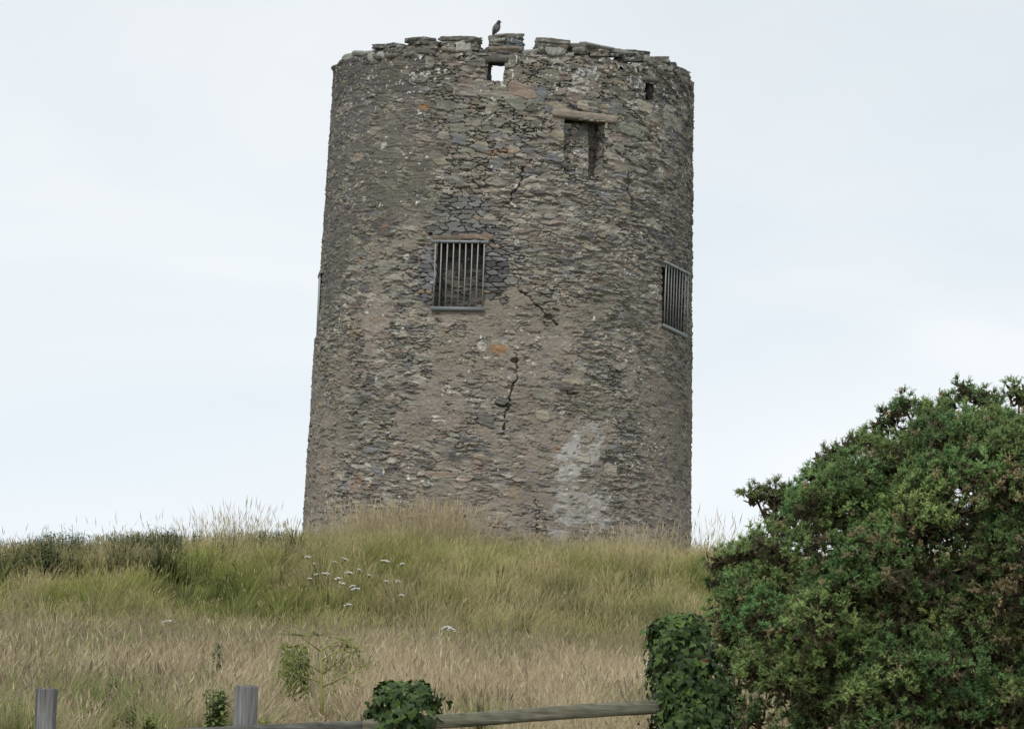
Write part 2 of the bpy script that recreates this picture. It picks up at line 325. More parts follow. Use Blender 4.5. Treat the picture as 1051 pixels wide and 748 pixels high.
# grid of the outer face, finer at the front
S = .0125/3.6
tf = np.arange(math.radians(-106), math.radians(106), S); tb = np.linspace(math.radians(106), math.radians(254), 150)
TH = np.concatenate([tf, tb[:-1]]); ZZ = np.arange(Z0, ZR+.001, .0125); ZZ[-1] = ZR
T2, Z2 = np.meshgrid(TH, ZZ)
NF = len(tf)
H, C = masonry(T2*3.6, Z2)
# ragged top edge
topn = ZR - .07*sst(.3,.75,fbm(T2*3.6*2.2,0*T2,151,3)) - .04*hsh(np.floor(T2*3.6*6),0*T2,152)
Zt = np.minimum(Z2, topn)
bow = .05*(fbm(T2*2.2+5,Z2*.5,161,3)-.5)*2
P = tpos(T2, Zt, H+bow-.04)
# openings: (theta0, theta1, z0, z1)
def op(x0,x1,y0,y1):
    xm, ym = (x0+x1)/2, (y0+y1)/2
    return tw(x0,ym)[0], tw(x1,ym)[0], tw(xm,y1)[1], tw(xm,y0)[1]
OPS = {'through': op(500,517,64,83), 'blocked': op(579,621,123,180), 'slot': op(663.5,672,86,103), 'grated': op(447,497,249,316), 'grated_side': op(680,707,277,340)}
gl = OPS['grated'];  wide = OPS['grated_side']
OPS['grated_side'] = (wide[0], wide[0]+.28, wide[2]+.02, wide[3]+.02)
OPS['grated_left'] = (-math.radians(86)-.13, -math.radians(86)+.13, gl[2]-.45, gl[3]-.45)
nT, nZ = len(TH), len(ZZ); idx = np.arange(nT*nZ).reshape(nZ,nT); nxt = np.roll(idx,-1,1)
F = np.stack([idx[:-1],nxt[:-1],nxt[1:],idx[1:]],-1)
tm = TH + .5*S; zm = (ZZ[:-1]+ZZ[1:])/2
keep = np.ones((nZ-1,nT), bool)
TT, ZM = np.meshgrid(tm, zm)
for n_,(a,b,c,d) in OPS.items():
    jag = .02*(fbm(TT*18,ZM*5,171)-.5)
    keep &= ~((TT > a+jag) & (TT < b+jag) & (ZM > c+jag*2) & (ZM < d+jag*2))
wall = mesh_np('wall', P.reshape(-1,3), F[keep], M_STONE, C.reshape(-1,3), tower, smooth=True)
# inner wall and wall top
WT = .62
def surf(name, fpos, us, vs, cfn=None, parent=tower, flip=False, amp=1, seed=3, mat=None):
    U_, V_ = np.meshgrid(us, vs); h, c = masonry(*cfn(U_,V_), feats=False, seed=seed)
    Pp = fpos(U_, V_, h*amp); n1,n2 = len(us),len(vs); ix = np.arange(n1*n2).reshape(n2,n1)
    f = np.stack([ix[:-1,:-1],ix[:-1,1:],ix[1:,1:],ix[1:,:-1]],-1).reshape(-1,4)
    if flip: f = f[:, ::-1]
    return mesh_np(name, Pp.reshape(-1,3), f, mat or M_STONE, c.reshape(-1,3), parent, smooth=True)
thI = np.linspace(-math.pi, math.pi, 500)
def in_wall(x, z):
    return x
# inner face, with the holes of the through window and the slot
zI = np.arange(Z0, ZR, .05); A_, B_ = np.meshgrid(thI, zI); h, c = masonry(A_*3, B_, False, 9)
Pi = tpos(A_, B_, -WT-h); ix = np.arange(A_.size).reshape(A_.shape)
f = np.stack([ix[:-1,:-1],ix[1:,:-1],ix[1:,1:],ix[:-1,1:]],-1)
am = (A_[:-1,:-1]+A_[:-1,1:])/2; bm_ = (B_[:-1,:-1]+B_[1:,:-1])/2; kp = np.ones(am.shape,bool)
for n_ in ('through','slot'):
    a,b,c0,d0 = OPS[n_]; kp &= ~((am>a-.012)&(am<b+.012)&(bm_>c0-.05)&(bm_<d0+.12))
mesh_np('inner_wall', Pi.reshape(-1,3), f[kp], M_STONE, c.reshape(-1,3), tower, smooth=True)
surf('wall_top', lambda u,v,h: tpos(u, ZR-.10+h+0*v-.06*(v<.01)-.06*(v>WT-.01), -v), thI, np.linspace(0,WT,30), lambda u,v:(u*3.6,v+30), amp=1.6)
# reveals, blocking and sills of the openings
def reveal(n_, depth, name='window_reveal', back=True, tone=1.0, taper=0.0, infill=False):
    a,b,c0,d0 = OPS[n_]; m = .012; a-=m; b+=m; c0-=.03; d0+=.03
    vv = MB()
    def patch(f, nu, nv, uo, flip):
        U_,V_ = np.meshgrid(np.linspace(0,1,nu),np.linspace(0,1,nv)); X,ud,vd,sgn = f(U_,V_)
        h,c = masonry(ud+uo, vd, False, 13); X = X+sgn*(h-.02)[...,None]
        ix = np.arange(U_.size).reshape(U_.shape); q = np.stack([ix[:-1,:-1],ix[:-1,1:],ix[1:,1:],ix[1:,:-1]],-1).reshape(-1,4)
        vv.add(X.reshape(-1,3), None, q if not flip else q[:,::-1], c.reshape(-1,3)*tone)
    nd = max(8,int(depth/.015)); nh = max(8,int((d0-c0)/.014)); nw = max(6,int((b-a)*3.6/.014))
    def side(th, sg):
        t = np.array([math.cos(th), math.sin(th), 0])*sg
        patch(lambda U_,V_: (tpos(th+0*U_, c0+(d0-c0)*V_, -.035-U_*depth), U_*depth+th*9, c0+(d0-c0)*V_, t), nd, nh, 2.0, sg<0)
    side(a, 1); side(b, -1)
    z3 = np.array([0,0,1.])
    patch(lambda U_,V_: (tpos(a+(b-a)*V_, c0+0*U_, -.035-U_*depth), V_*3.6*(b-a)+4, U_*depth+7, z3), nd, nw, 3.0, False)
    patch(lambda U_,V_: (tpos(a+(b-a)*V_, d0+0*U_, -.035-U_*depth), V_*3.6*(b-a)+4, U_*depth+7, -z3), nd, nw, 3.0, True)
    if infill:
        tmid=(a+b)/2; nrm = np.array([math.sin(tmid), -math.cos(tmid),0]); bi=a+(b-a)*.68; zt=d0-.10
        patch(lambda U_,V_: (tpos(a+(bi-a)*U_, c0+(zt-c0)*V_, -.035-.20*(1-.2*(1-V_))), 3.6*(a+(bi-a)*U_)+11, c0+(zt-c0)*V_, nrm), nw, nh, 5.0, False)
        patch(lambda U_,V_: (tpos(bi+0*U_, c0+(zt-c0)*V_, -.035-.20*(1-.2*(1-V_))-U_*.24), U_*.4+bi*9, c0+(zt-c0)*V_, np.array([math.cos(bi),math.sin(bi),0])), nd, nh, 2.0, False)
        patch(lambda U_,V_: (tpos(a+(bi-a)*U_, zt+0*V_, -.035-.20-V_*.24), 3.6*(a+(bi-a)*U_)+11, V_*.4, z3), nw, nd, 5.0, False)
    if back:
        tmid=(a+b)/2; nrm = np.array([math.sin(tmid), -math.cos(tmid),0])
        patch(lambda U_,V_: (tpos(a+(b-a)*U_, c0+(d0-c0)*V_, -.035-depth*(1-taper*(1-V_)**1.5)), 3.6*(a+(b-a)*U_)+1, c0+(d0-c0)*V_, nrm), nw, nh, 5.0, False)
    return vv.build(name, M_STONE, tower, True)
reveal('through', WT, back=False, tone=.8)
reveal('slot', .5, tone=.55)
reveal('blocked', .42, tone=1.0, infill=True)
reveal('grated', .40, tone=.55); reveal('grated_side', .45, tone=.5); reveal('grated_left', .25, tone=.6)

# rounded irregular slab
def slab(mb, c, ax, dx, dy, dz, rnd, C, n=(8,4,5), pw=6, amp=.12, layered=False):
    V=[];F=[];mp_={}
    lay=[(rnd.uniform(.84,1.03),rnd.uniform(.86,1.02),rnd.uniform(-.05,.05)) if layered else (1,1,0) for _ in range(n[2]+1)]
    if layered and n[2]>3:
        for k_ in range(1,n[2]+1,2): lay[k_]=lay[k_-1]
    ph=[rnd.uniform(0,6) for _ in range(4)]
    def vid(i,j,k_):
        key=(i,j,k_)
        if key not in mp_:
            p = np.array([i/n[0],j/n[1],k_/n[2]])*2-1
            r = (np.abs(p)**pw).sum()**(1/pw); s_ = np.abs(p).max(); q = p*(s_/max(r,1e-6))**1.0
            q = q*(1+amp*(np.array([rnd.random() for _ in range(3)])-.5))
            if layered:
                an=math.atan2(q[1],q[0]); w_=1+.09*math.sin(an*3+ph[0])+.07*math.sin(an*5+ph[1]); L_=lay[k_]
                q[0]=q[0]*L_[0]*w_+L_[2]; q[1]=q[1]*L_[1]*w_; q[2]+=.12*math.sin(q[0]*3+ph[2])
            mp_[key]=len(V); V.append(tuple(Vector(c)+ax[0]*(q[0]*dx/2)+ax[1]*(q[1]*dy/2)+ax[2]*(q[2]*dz/2)))
        return mp_[key]
    for k_ in (0,n[2]):
        for i in range(n[0]):
            for j in range(n[1]):
                q=(vid(i,j,k_),vid(i+1,j,k_),vid(i+1,j+1,k_),vid(i,j+1,k_)); F.append(q if k_ else q[::-1])
    for j in (0,n[1]):
        for i in range(n[0]):
            for k_ in range(n[2]):
                q=(vid(i,j,k_),vid(i+1,j,k_),vid(i+1,j,k_+1),vid(i,j,k_+1)); F.append(q[::-1] if j else q)
    for i in (0,n[0]):
        for j in range(n[1]):
            for k_ in range(n[2]):
                q=(vid(i,j,k_),vid(i,j+1,k_),vid(i,j+1,k_+1),vid(i,j,k_+1)); F.append(q if i else q[::-1])
    cc = np.array([(np.array(C)*(.75+.45*rnd.random()) if rnd.random()>.09 or not layered else np.array((.42,.42,.38))) for _ in V]); mb.add(V,None,F,cc)
rnd = random.Random(3)
CT = dict(d=(.12,.115,.105), g=(.19,.18,.155), b=(.23,.195,.155), w=(.44,.43,.39), k=(.085,.085,.085), s=(.15,.16,.175))
def cap(x0,x1,y0,y1,c='g',depth=None,tilt=0, inset=0):
    th,z = tw((x0+x1)/2, max((y0+y1)/2, 0)); # z at face
    th0 = tw(x0,(y0+y1)/2)[0]; th1 = tw(x1,(y0+y1)/2)[0]
    wd = min(max((th1-th0)*3.45,(x1-x0)/53.4), .85); hh = (y1-y0)/53.4; dp = depth or rnd.uniform(.28,.42)
    rad = Vector((math.sin(th),-math.cos(th),0)); tan = Vector((math.cos(th),math.sin(th),0))
    r = float(RAD(ZR)) + rnd.uniform(.0,.04) - dp/2 - inset
    zc = z
    tl = tilt or rnd.uniform(-.11,.11); up = Vector((0,0,1)); t2 = tan*math.cos(tl)+up*math.sin(tl); u2 = up*math.cos(tl)-tan*math.sin(tl)
    mb = MB(); slab(mb, Vector((TC.x,TC.y,zc))+rad*r, (t2,-rad,u2), wd*1.08, dp, hh*1.12, rnd, (CT[c] if rnd.random()>.15 else (.30,.30,.265)), n=(12,4,2 if hh<.07 else 4), pw=18, amp=.10, layered=True); mb.build('coping_stone', M_STONE, tower)
CAPS = [(452,487,37.6,41.5,'g'),(453,491,41,45,'g'),(467,483,44,53,'w'),(452,467,44.5,53,'b'),(483,491,44,52,'d'),
 (501,514,36,40.5,'g'),(514,535,34.7,40.5,'d'),(501,519,40,47,'g'),(518.6,536,40,48,'s'),(500,537,47.6,56,'d'),
 (550,584,40,44.5,'g'),(551,563,44,55,'g'),(563,583,44,49,'b'),(561,582,48.5,57,'w'),
 (588,606,45,56,'g'),(600,628,45.7,51,'d'),(606,626,51,58,'b'),(627,651,51,58,'d'),(651,668,54,62,'d'),(668,686,60,70,'g'),(684,697,66,80,'d'),(695,708,73,83,'g'),(700,711,82,91,'d'),
 (341,351,66,73,'g'),(351,361,57.6,67,'d'),(361,376,54,61,'d'),(362,378,60,66,'g'),(376,388,53,58,'d'),(384,404,47,54,'d'),(400,416,48,54,'d'),(379,397,54,61,'w'),(396,422,53,59,'g'),(416,438,40.5,46,'d'),(432,449,44,50,'g'),(418,446,47,55,'g'),(446,454,49,55,'d'),(490,501,51,56,'d'),(536,551,51,56,'k'),(583,589,54,58,'d'),
 (372,392,60,66,'g'),(640,660,57,63,'g'),(660,676,62,69,'b'),(676,690,70,78,'g')]
for c_ in CAPS:
    x0,x1,y0,y1,cc_ = c_
    if x1<452 or x0>640: y0-=1.6
    if y1-y0 > 5.2 and cc_ not in 'w' :
        m_=y0+(y1-y0)*rnd.uniform(.4,.6); sh=rnd.uniform(-1.5,1.5)
        cap(x0+rnd.uniform(-.8,1.5),x1+rnd.uniform(-1.5,.8),y0,m_+.3,rnd.choice('gdb'+cc_)); cap(x0+sh,x1+sh*.5,m_-.3,y1,cc_)
    else: cap(*c_)
# rest of the rim, out of view from the front
for i in range(22):
    th = math.radians(97+166*i/21); rad = Vector((math.sin(th),-math.cos(th),0)); tan = Vector((math.cos(th),math.sin(th),0))
    mb = MB(); slab(mb, Vector((TC.x,TC.y,ZR-.02+rnd.uniform(0,.05)))+rad*(3.45-.2), (tan,-rad,Vector((0,0,1))), rnd.uniform(.36,.52), .38, rnd.uniform(.08,.14), rnd, CT[rnd.choice('dgbg')], pw=16, amp=.07, layered=True); mb.build('coping_stone', M_STONE, tower)
# lintels
def lintel(x0,x1,ya,yb,th_,c,prot=.03,depth=.4):
    a=tw(x0,ya); b=tw(x1,yb); pa=Vector(tpos(np.array(a[0]),np.array(a[1])).tolist()); pb=Vector(tpos(np.array(b[0]),np.array(b[1])).tolist())
    X=(pb-pa); L=X.length; X.normalize(); N = X.cross(Vector((0,0,1))).normalized(); U_=N.cross(X)*-1
    if U_.z<0: U_=-U_
    mb=MB(); slab(mb,(pa+pb)/2 - N*(depth/2-prot),(X,-N,U_),L,depth,th_,rnd,c,(14,4,3),20,.06); mb.build('lintel',M_STONE,tower)
lintel(566,634,115.5,123.5,.15,(.33,.28,.225),.06)
lintel(498,521,61,62,.10,(.12,.11,.10),.03,.55)
lintel(444,474,244.5,244.5,.11,(.17,.14,.10),.01); lintel(470,507,243,243.5,.11,(.25,.19,.145),.012)
lintel(659,677,81,83,.08,(.16,.15,.13),.02)
# iron grilles
def grille(n_, nb=9, out=.035, drop=0.0):
    a,b,c0,d0 = OPS[n_]; pa=tpos(np.array(a),np.array(c0),.0); pb=tpos(np.array(b),np.array(c0),.0); pa=Vector(pa.tolist()); pb=Vector(pb.tolist())
    X=pb-pa; L=X.length; X.normalize(); N=X.cross(Vector((0,0,1))).normalized(); Z=Vector((0,0,1))
    sag = float(RAD(c0))*(1-math.cos((b-a)/2)); mid=(pa+pb)/2+N*(out+sag)
    gr = bpy.data.objects.new('window_grille', None); gr.location = mid; COL.objects.link(gr); gr.parent = tower; gr.matrix_parent_inverse = Matrix.Translation(-tower.location)
    def put(mb, name, sm=False):
        o = mb.build(name, M_METAL, None, sm); o.parent = gr; o.matrix_parent_inverse = Matrix.Translation(-mid)
    XR = (X - Z*drop).normalized()
    g_ = MB(); g_.box(mid+Z*(-.02),L+.10,.03,.075,(XR,N,Z),(.19,.205,.215)); put(g_,'frame_rail')
    g_ = MB(); g_.box(mid+Z*(d0-c0+.01),L+.15,.045,.05,(XR,N,Z),(.26,.275,.285)); put(g_,'frame_rail')
    for q in (-1,0,1):
        s_=MB(); s_.box(mid+Z*(d0-c0+.01)+XR*(q*L*.42)+N*.026,.024,.012,.024,(X,N,Z),(.12,.12,.12)); put(s_,'bolt')
    for q in range(nb):
        e = -L/2+L*q/(nb-1); p = mid + XR*e; s_=MB(); jit=rnd.uniform(-.006,.006)
        s_.tube([p+Z*.02, p+Z*(d0-c0)*.5+X*jit, p+Z*(d0-c0-.01)],.0125,7,(.33,.33,.325)); put(s_,'bar',True)
grille('grated'); grille('grated_side', drop=.12, out=.0); grille('grated_left', out=-.055)
gx_ = MB(); tp = Vector(tpos(np.array(tw(445.5,291)[0]),np.array(tw(445.5,291)[1]),.09).tolist()); gx_.box(tp,.09,.05,.07,None,(.30,.31,.30)); gx_.build('lock_plate',M_METAL,tower)

# ------------------------------------------------------------------ bird on the parapet
def bird():
    th,_ = tw(509.5,38); base = Vector((TC.x+3.40*math.sin(th), TC.y-3.40*math.cos(th), 0)); base.z = at(509.5,36.6,base.y).z
    r = empty('perched_crow', base, 'small dark bird with grey body perched upright on the loose stones at the tower top', 'bird')
    sc=1.0
    # spine rings: (x, z, rx, ry)
    rings=[(-.078,-.035,.006,.014),(-.068,.0,.020,.028),(-.050,.045,.040,.042),(-.026,.085,.062,.058),(-.008,.13,.068,.064),(.006,.17,.058,.056),(.016,.20,.044,.044),(.022,.222,.039,.038),(.028,.243,.036,.035),(.031,.262,.026,.025),(.031,.274,.007,.007)]
    V=[];C=[];F=[];n=14
    for i,(x,z,a,b) in enumerate(rings):
        for k in range(n):
            q=2*math.pi*k/n; V.append((base.x+x+a*math.cos(q),base.y+b*math.sin(q),base.z+.012+z+.35*a*math.cos(q)*(-1 if i<7 else 0)))
            head = z>.195; C.append((.035,.035,.045) if head or z<.03 else (.13,.13,.125))
    for i in range(len(rings)-1):
        for k in range(n): F.append((i*n+k,i*n+(k+1)%n,(i+1)*n+(k+1)%n,(i+1)*n+k))
    V+= [tuple(base+Vector((-.077,0,-.03))), tuple(base+Vector((.028,0,.284)))]; C+=[(.03,.03,.04)]*2
    T=[(len(V)-2,(k+1)%n,k) for k in range(n)]+[(len(V)-1,(len(rings)-1)*n+k,(len(rings)-1)*n+(k+1)%n) for k in range(n)]
    mesh_np('body',V,[np.array(T),np.array(F)],M_FEATHER,np.array(C),r,True)
    b=MB(); b.tube([base+Vector((.047,0,.255)),base+Vector((.068,0,.252)),base+Vector((.088,0,.243))],[.011,.008,.002],8,(.03,.03,.03)); b.build('beak',M_FEATHER,r,True)
    for s_ in (-1,1):
        b=MB(); pts=[(.004,.17),(-.02,.12),(-.045,.07),(-.07,.01),(-.082,-.02)]; rad=[.012,.028,.026,.016,.004]; V=[];F=[];
        for i,((x,z),a) in enumerate(zip(pts,rad)):
            for k in range(10):
                q=2*math.pi*k/10; V.append((base.x+x+a*math.cos(q),base.y+s_*(.036+.014*math.sin(math.pi*min(1,(z+.05)/.25)))+s_*.010*math.sin(q),base.z+.012+z))
        for i in range(4):
            for k in range(10): F.append((i*10+k,i*10+(k+1)%10,(i+1)*10+(k+1)%10,(i+1)*10+k))
        b.add(V,None,F,(.045,.045,.055)); b.build('wing',M_FEATHER,r,True)
        b=MB(); b.tube([base+Vector((-.005,s_*.018,.08)),base+Vector((.002,s_*.018,.0))],.005,6,(.03,.03,.03))
        for dx,dy in ((.03,0),(.024,.015),(.024,-.015),(-.018,0)): b.tube([base+Vector((.002,s_*.018,.003)),base+Vector((.002+dx,s_*.018+dy,.002))],.003,5,(.03,.03,.03))
        b.build('leg',M_FEATHER,r)
        b=MB(); b.tube([base+Vector((.038,s_*.022,.262)),base+Vector((.038,s_*.0265,.262))],.004,6,(.5,.5,.48)); b.build('eye',M_FEATHER,r)
bird()

# ------------------------------------------------------------------ grass (one mesh per sward, far beyond counting)
def ground_Y(px, py):
    for Y in np.arange(38,74,.25):
        p=at(px,py,Y)
        if float(ground_z(p.x,Y))>=p.z: return float(Y)
    return 73.
CLEAR=[]
def cut(X,Y,L):
    L=L.copy()
    for (cx,cy,hw) in CLEAR:
        m=(np.abs(X-cx)<hw)&(Y<cy+.15)&(Y>cy-5); L[m]*=.34
    return L
def sward(name, X, Y, L, W, lean, c0, c1, seedfrac=0, seedcol=None, seg=3, zoff=0, wind=.25, seedw=2.6, tus=0):
    L=cut(X,Y,L); n=len(X); Z=ground_z(X,Y)-.02+zoff; 
    if tus:
        i0=np.floor(X/tus);j0=np.floor(Y/tus); bd=np.full(n,9.);bx=X*0;by=Y*0
        for di in (-1,0,1):
            for dj in (-1,0,1):
                cx=(i0+di+hsh(i0+di,j0+dj,501))*tus; cy=(j0+dj+hsh(i0+di,j0+dj,502))*tus; d_=np.hypot(X-cx,Y-cy)/(.6+.8*hsh(i0+di,j0+dj,503)); c_=d_<bd; bd=np.where(c_,d_,bd); bx=np.where(c_,X-cx,bx); by=np.where(c_,Y-cy,by)
        bd=np.clip(bd/tus,0,1); L=L*(1.28-.65*bd); lean=lean*(.45+1.0*bd); ang=np.arctan2(by,bx)+RNG.normal(0,.55,n); c0=c0*(.85+.25*bd[:,None])
    else: ang=fbm(X*.9+7,Y*.6,401,3)*14+RNG.normal(0,1.9,n)
    dirx=np.cos(ang)+wind; diry=np.sin(ang)*.8; face=RNG.uniform(-1.2,1.2,n)
    wx=np.cos(face); wy=np.sin(face); V=np.zeros((n,seg*2+1,3)); Cc=np.zeros((n,seg*2+1,3))
    for k in range(seg+1):
        t=k/seg; px=X+dirx*lean*L*t**2; py=Y+diry*lean*L*t**2; pz=Z+L*t*(1-.35*lean*t)
        hw=W*(1-t)**.6*.5 if k<seg else 0*W
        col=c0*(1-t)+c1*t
        if k<seg:
            V[:,2*k,:]=np.stack([px-wx*hw,py-wy*hw,pz],-1); V[:,2*k+1,:]=np.stack([px+wx*hw,py+wy*hw,pz],-1); Cc[:,2*k]=col; Cc[:,2*k+1]=col
        else: V[:,2*k,:]=np.stack([px,py,pz],-1); Cc[:,2*k]=col
    base=(np.arange(n)*(seg*2+1))[:,None]
    F4=np.concatenate([base+np.array([[2*k,2*k+1,2*k+3,2*k+2]]) for k in range(seg-1)]); F3=base+np.array([[2*seg-2,2*seg-1,2*seg]])
    Vs=[V.reshape(-1,3)]; Cs=[Cc.reshape(-1,3)]; Fq=[F4]; Ft=[F3]; off=n*(seg*2+1)
    if seedfrac:
        s=RNG.random(n)<seedfrac; m=s.sum(); t=.97; d=np.stack([dirx*lean*1.3,diry*lean*1.3,np.ones(n)*.9],-1)[s]; d/=np.linalg.norm(d,axis=1)[:,None]
        b=np.stack([X+dirx*lean*L*.8,Y+diry*lean*L*.8,Z+L*.88*(1-.35*lean*.9)],-1)[s]; hl=(L[s]*RNG.uniform(.16,.30,m))[:,None]; hw=(W[s]*seedw*RNG.uniform(.6,1.3,m))[:,None]*.5
        for rot in (0,1):
            sd=np.stack([wx[s],wy[s],0*wx[s]],-1) if rot==0 else np.stack([-wy[s],wx[s],0*wx[s]],-1)
            V2=np.stack([b,b+d*hl*.4-sd*hw,b+d*hl,b+d*hl*.4+sd*hw],1); c=seedcol[s] if seedcol.ndim>1 else np.tile(seedcol,(m,1)); c=c*RNG.uniform(.75,1.25,(m,1))
            Vs.append(V2.reshape(-1,3)); Cs.append(np.repeat(c,4,0)); Fq.append((np.arange(m)*4)[:,None]+np.array([[0,1,2,3]])+off); off+=4*m
    o=mesh_np(name,np.concatenate(Vs),[np.concatenate(Fq),np.concatenate(Ft)],M_GRASS,np.concatenate(Cs))
    return o
def mixc(a,b,t): return np.array(a)[None]*(1-t[:,None])+np.array(b)[None]*t[:,None]
def clumped(n, x0,x1,y0,y1, sc=1.2, p=2.0, s=5, nearw=True):
    X=RNG.uniform(x0,x1,n*3); Y=RNG.uniform(y0,y1,n*3); k=fbm(X*sc,Y*sc,s,3); keep=RNG.random(n*3)<np.clip((k*1.5)**p,0.05,1); X=X[keep];Y=Y[keep]; return X[:n],Y[:n]
lim=lambda Y:.125*Y+2.5
WEEDS=[(225,660,694,15,'small upright green thistle alone in the tan grass left of centre','plant','thistle',((.075,.13,.055),(.14,.21,.08)),90,2,.13),
 (118,692,722,12,'dull green thistle between the two leftmost fence posts, half hidden in grass','plant','thistle',((.09,.14,.06),(.15,.20,.08)),70,3,.11),
 (218,704,748,30,'wide leafy green weed just left of the second fence post','plant','leafy_weed',((.14,.21,.07),(.25,.32,.10)),220,4,.13),
 (136,720,742,8,'small green weed low in tan grass behind leftmost post','plant','leafy_weed',((.08,.12,.04),(.12,.16,.05)),50,5,.09),
 (152,733,752,16,'low yellow green weed at the bottom edge between the leftmost posts','plant','leafy_weed',((.16,.19,.04),(.22,.24,.06)),60,6,.12),
 (304,662,712,34,'bushy yellow green weed beside the tall pale stemmed hogweed','plant','leafy_weed',((.15,.20,.06),(.28,.32,.09)),260,7,.13),
 (280,738,756,50,'low spreading yellow green weed behind the rail right of second post','plant','leafy_weed',((.18,.21,.04),(.26,.27,.06)),130,8,.13),
 (492,708,752,10,'dark brown dock seed stalk rising behind the rail near mid frame','plant','dock_stalk',((.13,.08,.05),(.18,.11,.07)),160,9,.04),
 (538,716,730,14,'small olive weed behind the rail right of the dock stalk','plant','leafy_weed',((.12,.13,.04),(.17,.17,.05)),50,10,.08)]
for w_ in WEEDS:
    Yd=ground_Y(w_[0],w_[2]+12); CLEAR.append((at(w_[0],w_[2],Yd).x,Yd,w_[3]*Yd/F_PX*.7+.1))
YH=ground_Y(331,742); CLEAR.append((at(331,742,YH).x,YH,.35))
# dry meadow
X,Y=clumped(300000,-11,11,37,67,1.6,1.9,5); k=np.abs(X)<lim(Y); X,Y=X[k],Y[k]; n_=len(X)
g1=fbm(X*.5+3,Y*.16,201,4)+.45*(fbm(X*1.6,Y*.6,205,2)-.5)-.03; edge=sst(54.0,65,Y+4.5*(fbm(X*.5,Y*.2,207,3)-.5)*2)
tan=sst(.36,.60,g1+.11*RNG.standard_normal(n_)+.07); tan=tan*(1-.75*edge)*(1-.55*sst(-3.2,-6,X)*sst(47,52,Y)*RNG.random(n_)); br=(RNG.uniform(.6,1.35,n_)*(.75+.5*fbm(X*1.3,Y*.9,209,2)))[:,None]
hl=.20+.30*fbm(X*1.0,Y*.8,203,3)+RNG.uniform(-.08,.18,n_)
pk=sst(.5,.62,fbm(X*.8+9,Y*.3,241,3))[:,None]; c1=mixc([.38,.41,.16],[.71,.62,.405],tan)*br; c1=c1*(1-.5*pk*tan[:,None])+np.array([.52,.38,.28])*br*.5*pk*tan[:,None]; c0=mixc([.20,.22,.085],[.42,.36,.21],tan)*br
sc_=mixc([.56,.47,.30],[.64,.51,.39],RNG.random(n_))*(.55+.45*tan[:,None])
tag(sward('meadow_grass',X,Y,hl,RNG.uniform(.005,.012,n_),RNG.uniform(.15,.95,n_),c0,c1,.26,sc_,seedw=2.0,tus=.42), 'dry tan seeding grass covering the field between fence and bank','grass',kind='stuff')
# scattered bowed flowering stems standing above the rest
X=RNG.uniform(-9,9,5200); Y=RNG.uniform(39,64,5200); k=(fbm(X*.9,Y*.6,221,2)>.5)&(np.abs(X)<lim(Y)); X,Y=X[k],Y[k]; n_=len(X); q_=np.ones((n_,1))
tag(sward('flowering_grass',X,Y,RNG.uniform(.42,.80,n_),RNG.uniform(.006,.010,n_),RNG.uniform(.3,1.1,n_),np.array([.30,.27,.14])*q_,np.array([.70,.62,.42])*q_,.9,np.array([.72,.62,.44]),seedw=1.45), 'pale bowed flowering stems standing above the tan field','grass',kind='stuff')
# bank grass, greener
X,Y=clumped(240000,-13,13,61.5,76.5,1.3,2.4,6); k=(np.abs(X)<.125*Y+2.5)&(RNG.random(len(X))<.12+sst(62.5,66.5,Y+3*(fbm(X*.6,Y*.1,231,3)-.5)))&(np.hypot(X-TC.x,Y-TC.y)>3.72); X,Y=X[k],Y[k]; n_=len(X)
g1=fbm(X*.6+30,Y*.5,211,4)+.22*(fbm(X*2.2,Y*1.5,212,2)-.5); tan=sst(.38,.64,g1+.09*RNG.standard_normal(n_)+.05*sst(71.5,74,Y)+.22*sst(68,65,Y+3*(fbm(X*.6,Y*.1,231,3)-.5))); br=(RNG.uniform(.65,1.3,n_)*(.70+.6*fbm(X*1.1,Y*.9,215,3)))[:,None]
deep=.55*sst(.55,.75,fbm(X*.9+60,Y*.9,217,3))[:,None]
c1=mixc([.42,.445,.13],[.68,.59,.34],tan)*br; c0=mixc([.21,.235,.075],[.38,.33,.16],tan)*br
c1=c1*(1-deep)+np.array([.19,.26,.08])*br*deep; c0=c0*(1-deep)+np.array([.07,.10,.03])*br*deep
hl=.18+.52*fbm(X*1.1,Y*1.0,213,3)**1.2+RNG.uniform(-.08,.14,n_)
nx=np.array([at(a_,560,72).x for a_ in (0,190,262)]); inn=sst(nx[1]+.6,nx[1]-.2,X)*sst(69.3,70.6,Y); hl=hl*(1-.2*inn)
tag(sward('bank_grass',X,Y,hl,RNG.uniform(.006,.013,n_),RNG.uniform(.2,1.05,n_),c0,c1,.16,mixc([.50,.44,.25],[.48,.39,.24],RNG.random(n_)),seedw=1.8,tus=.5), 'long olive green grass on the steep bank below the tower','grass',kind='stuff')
# grass behind and beside the tower top of bank
X=RNG.uniform(-13,13,26000); Y=RNG.uniform(76,90,26000); k=np.hypot(X-TC.x,Y-TC.y)>3.75; X,Y=X[k],Y[k]; br=RNG.uniform(.6,1.3,len(X))[:,None]; t=RNG.random(len(X))
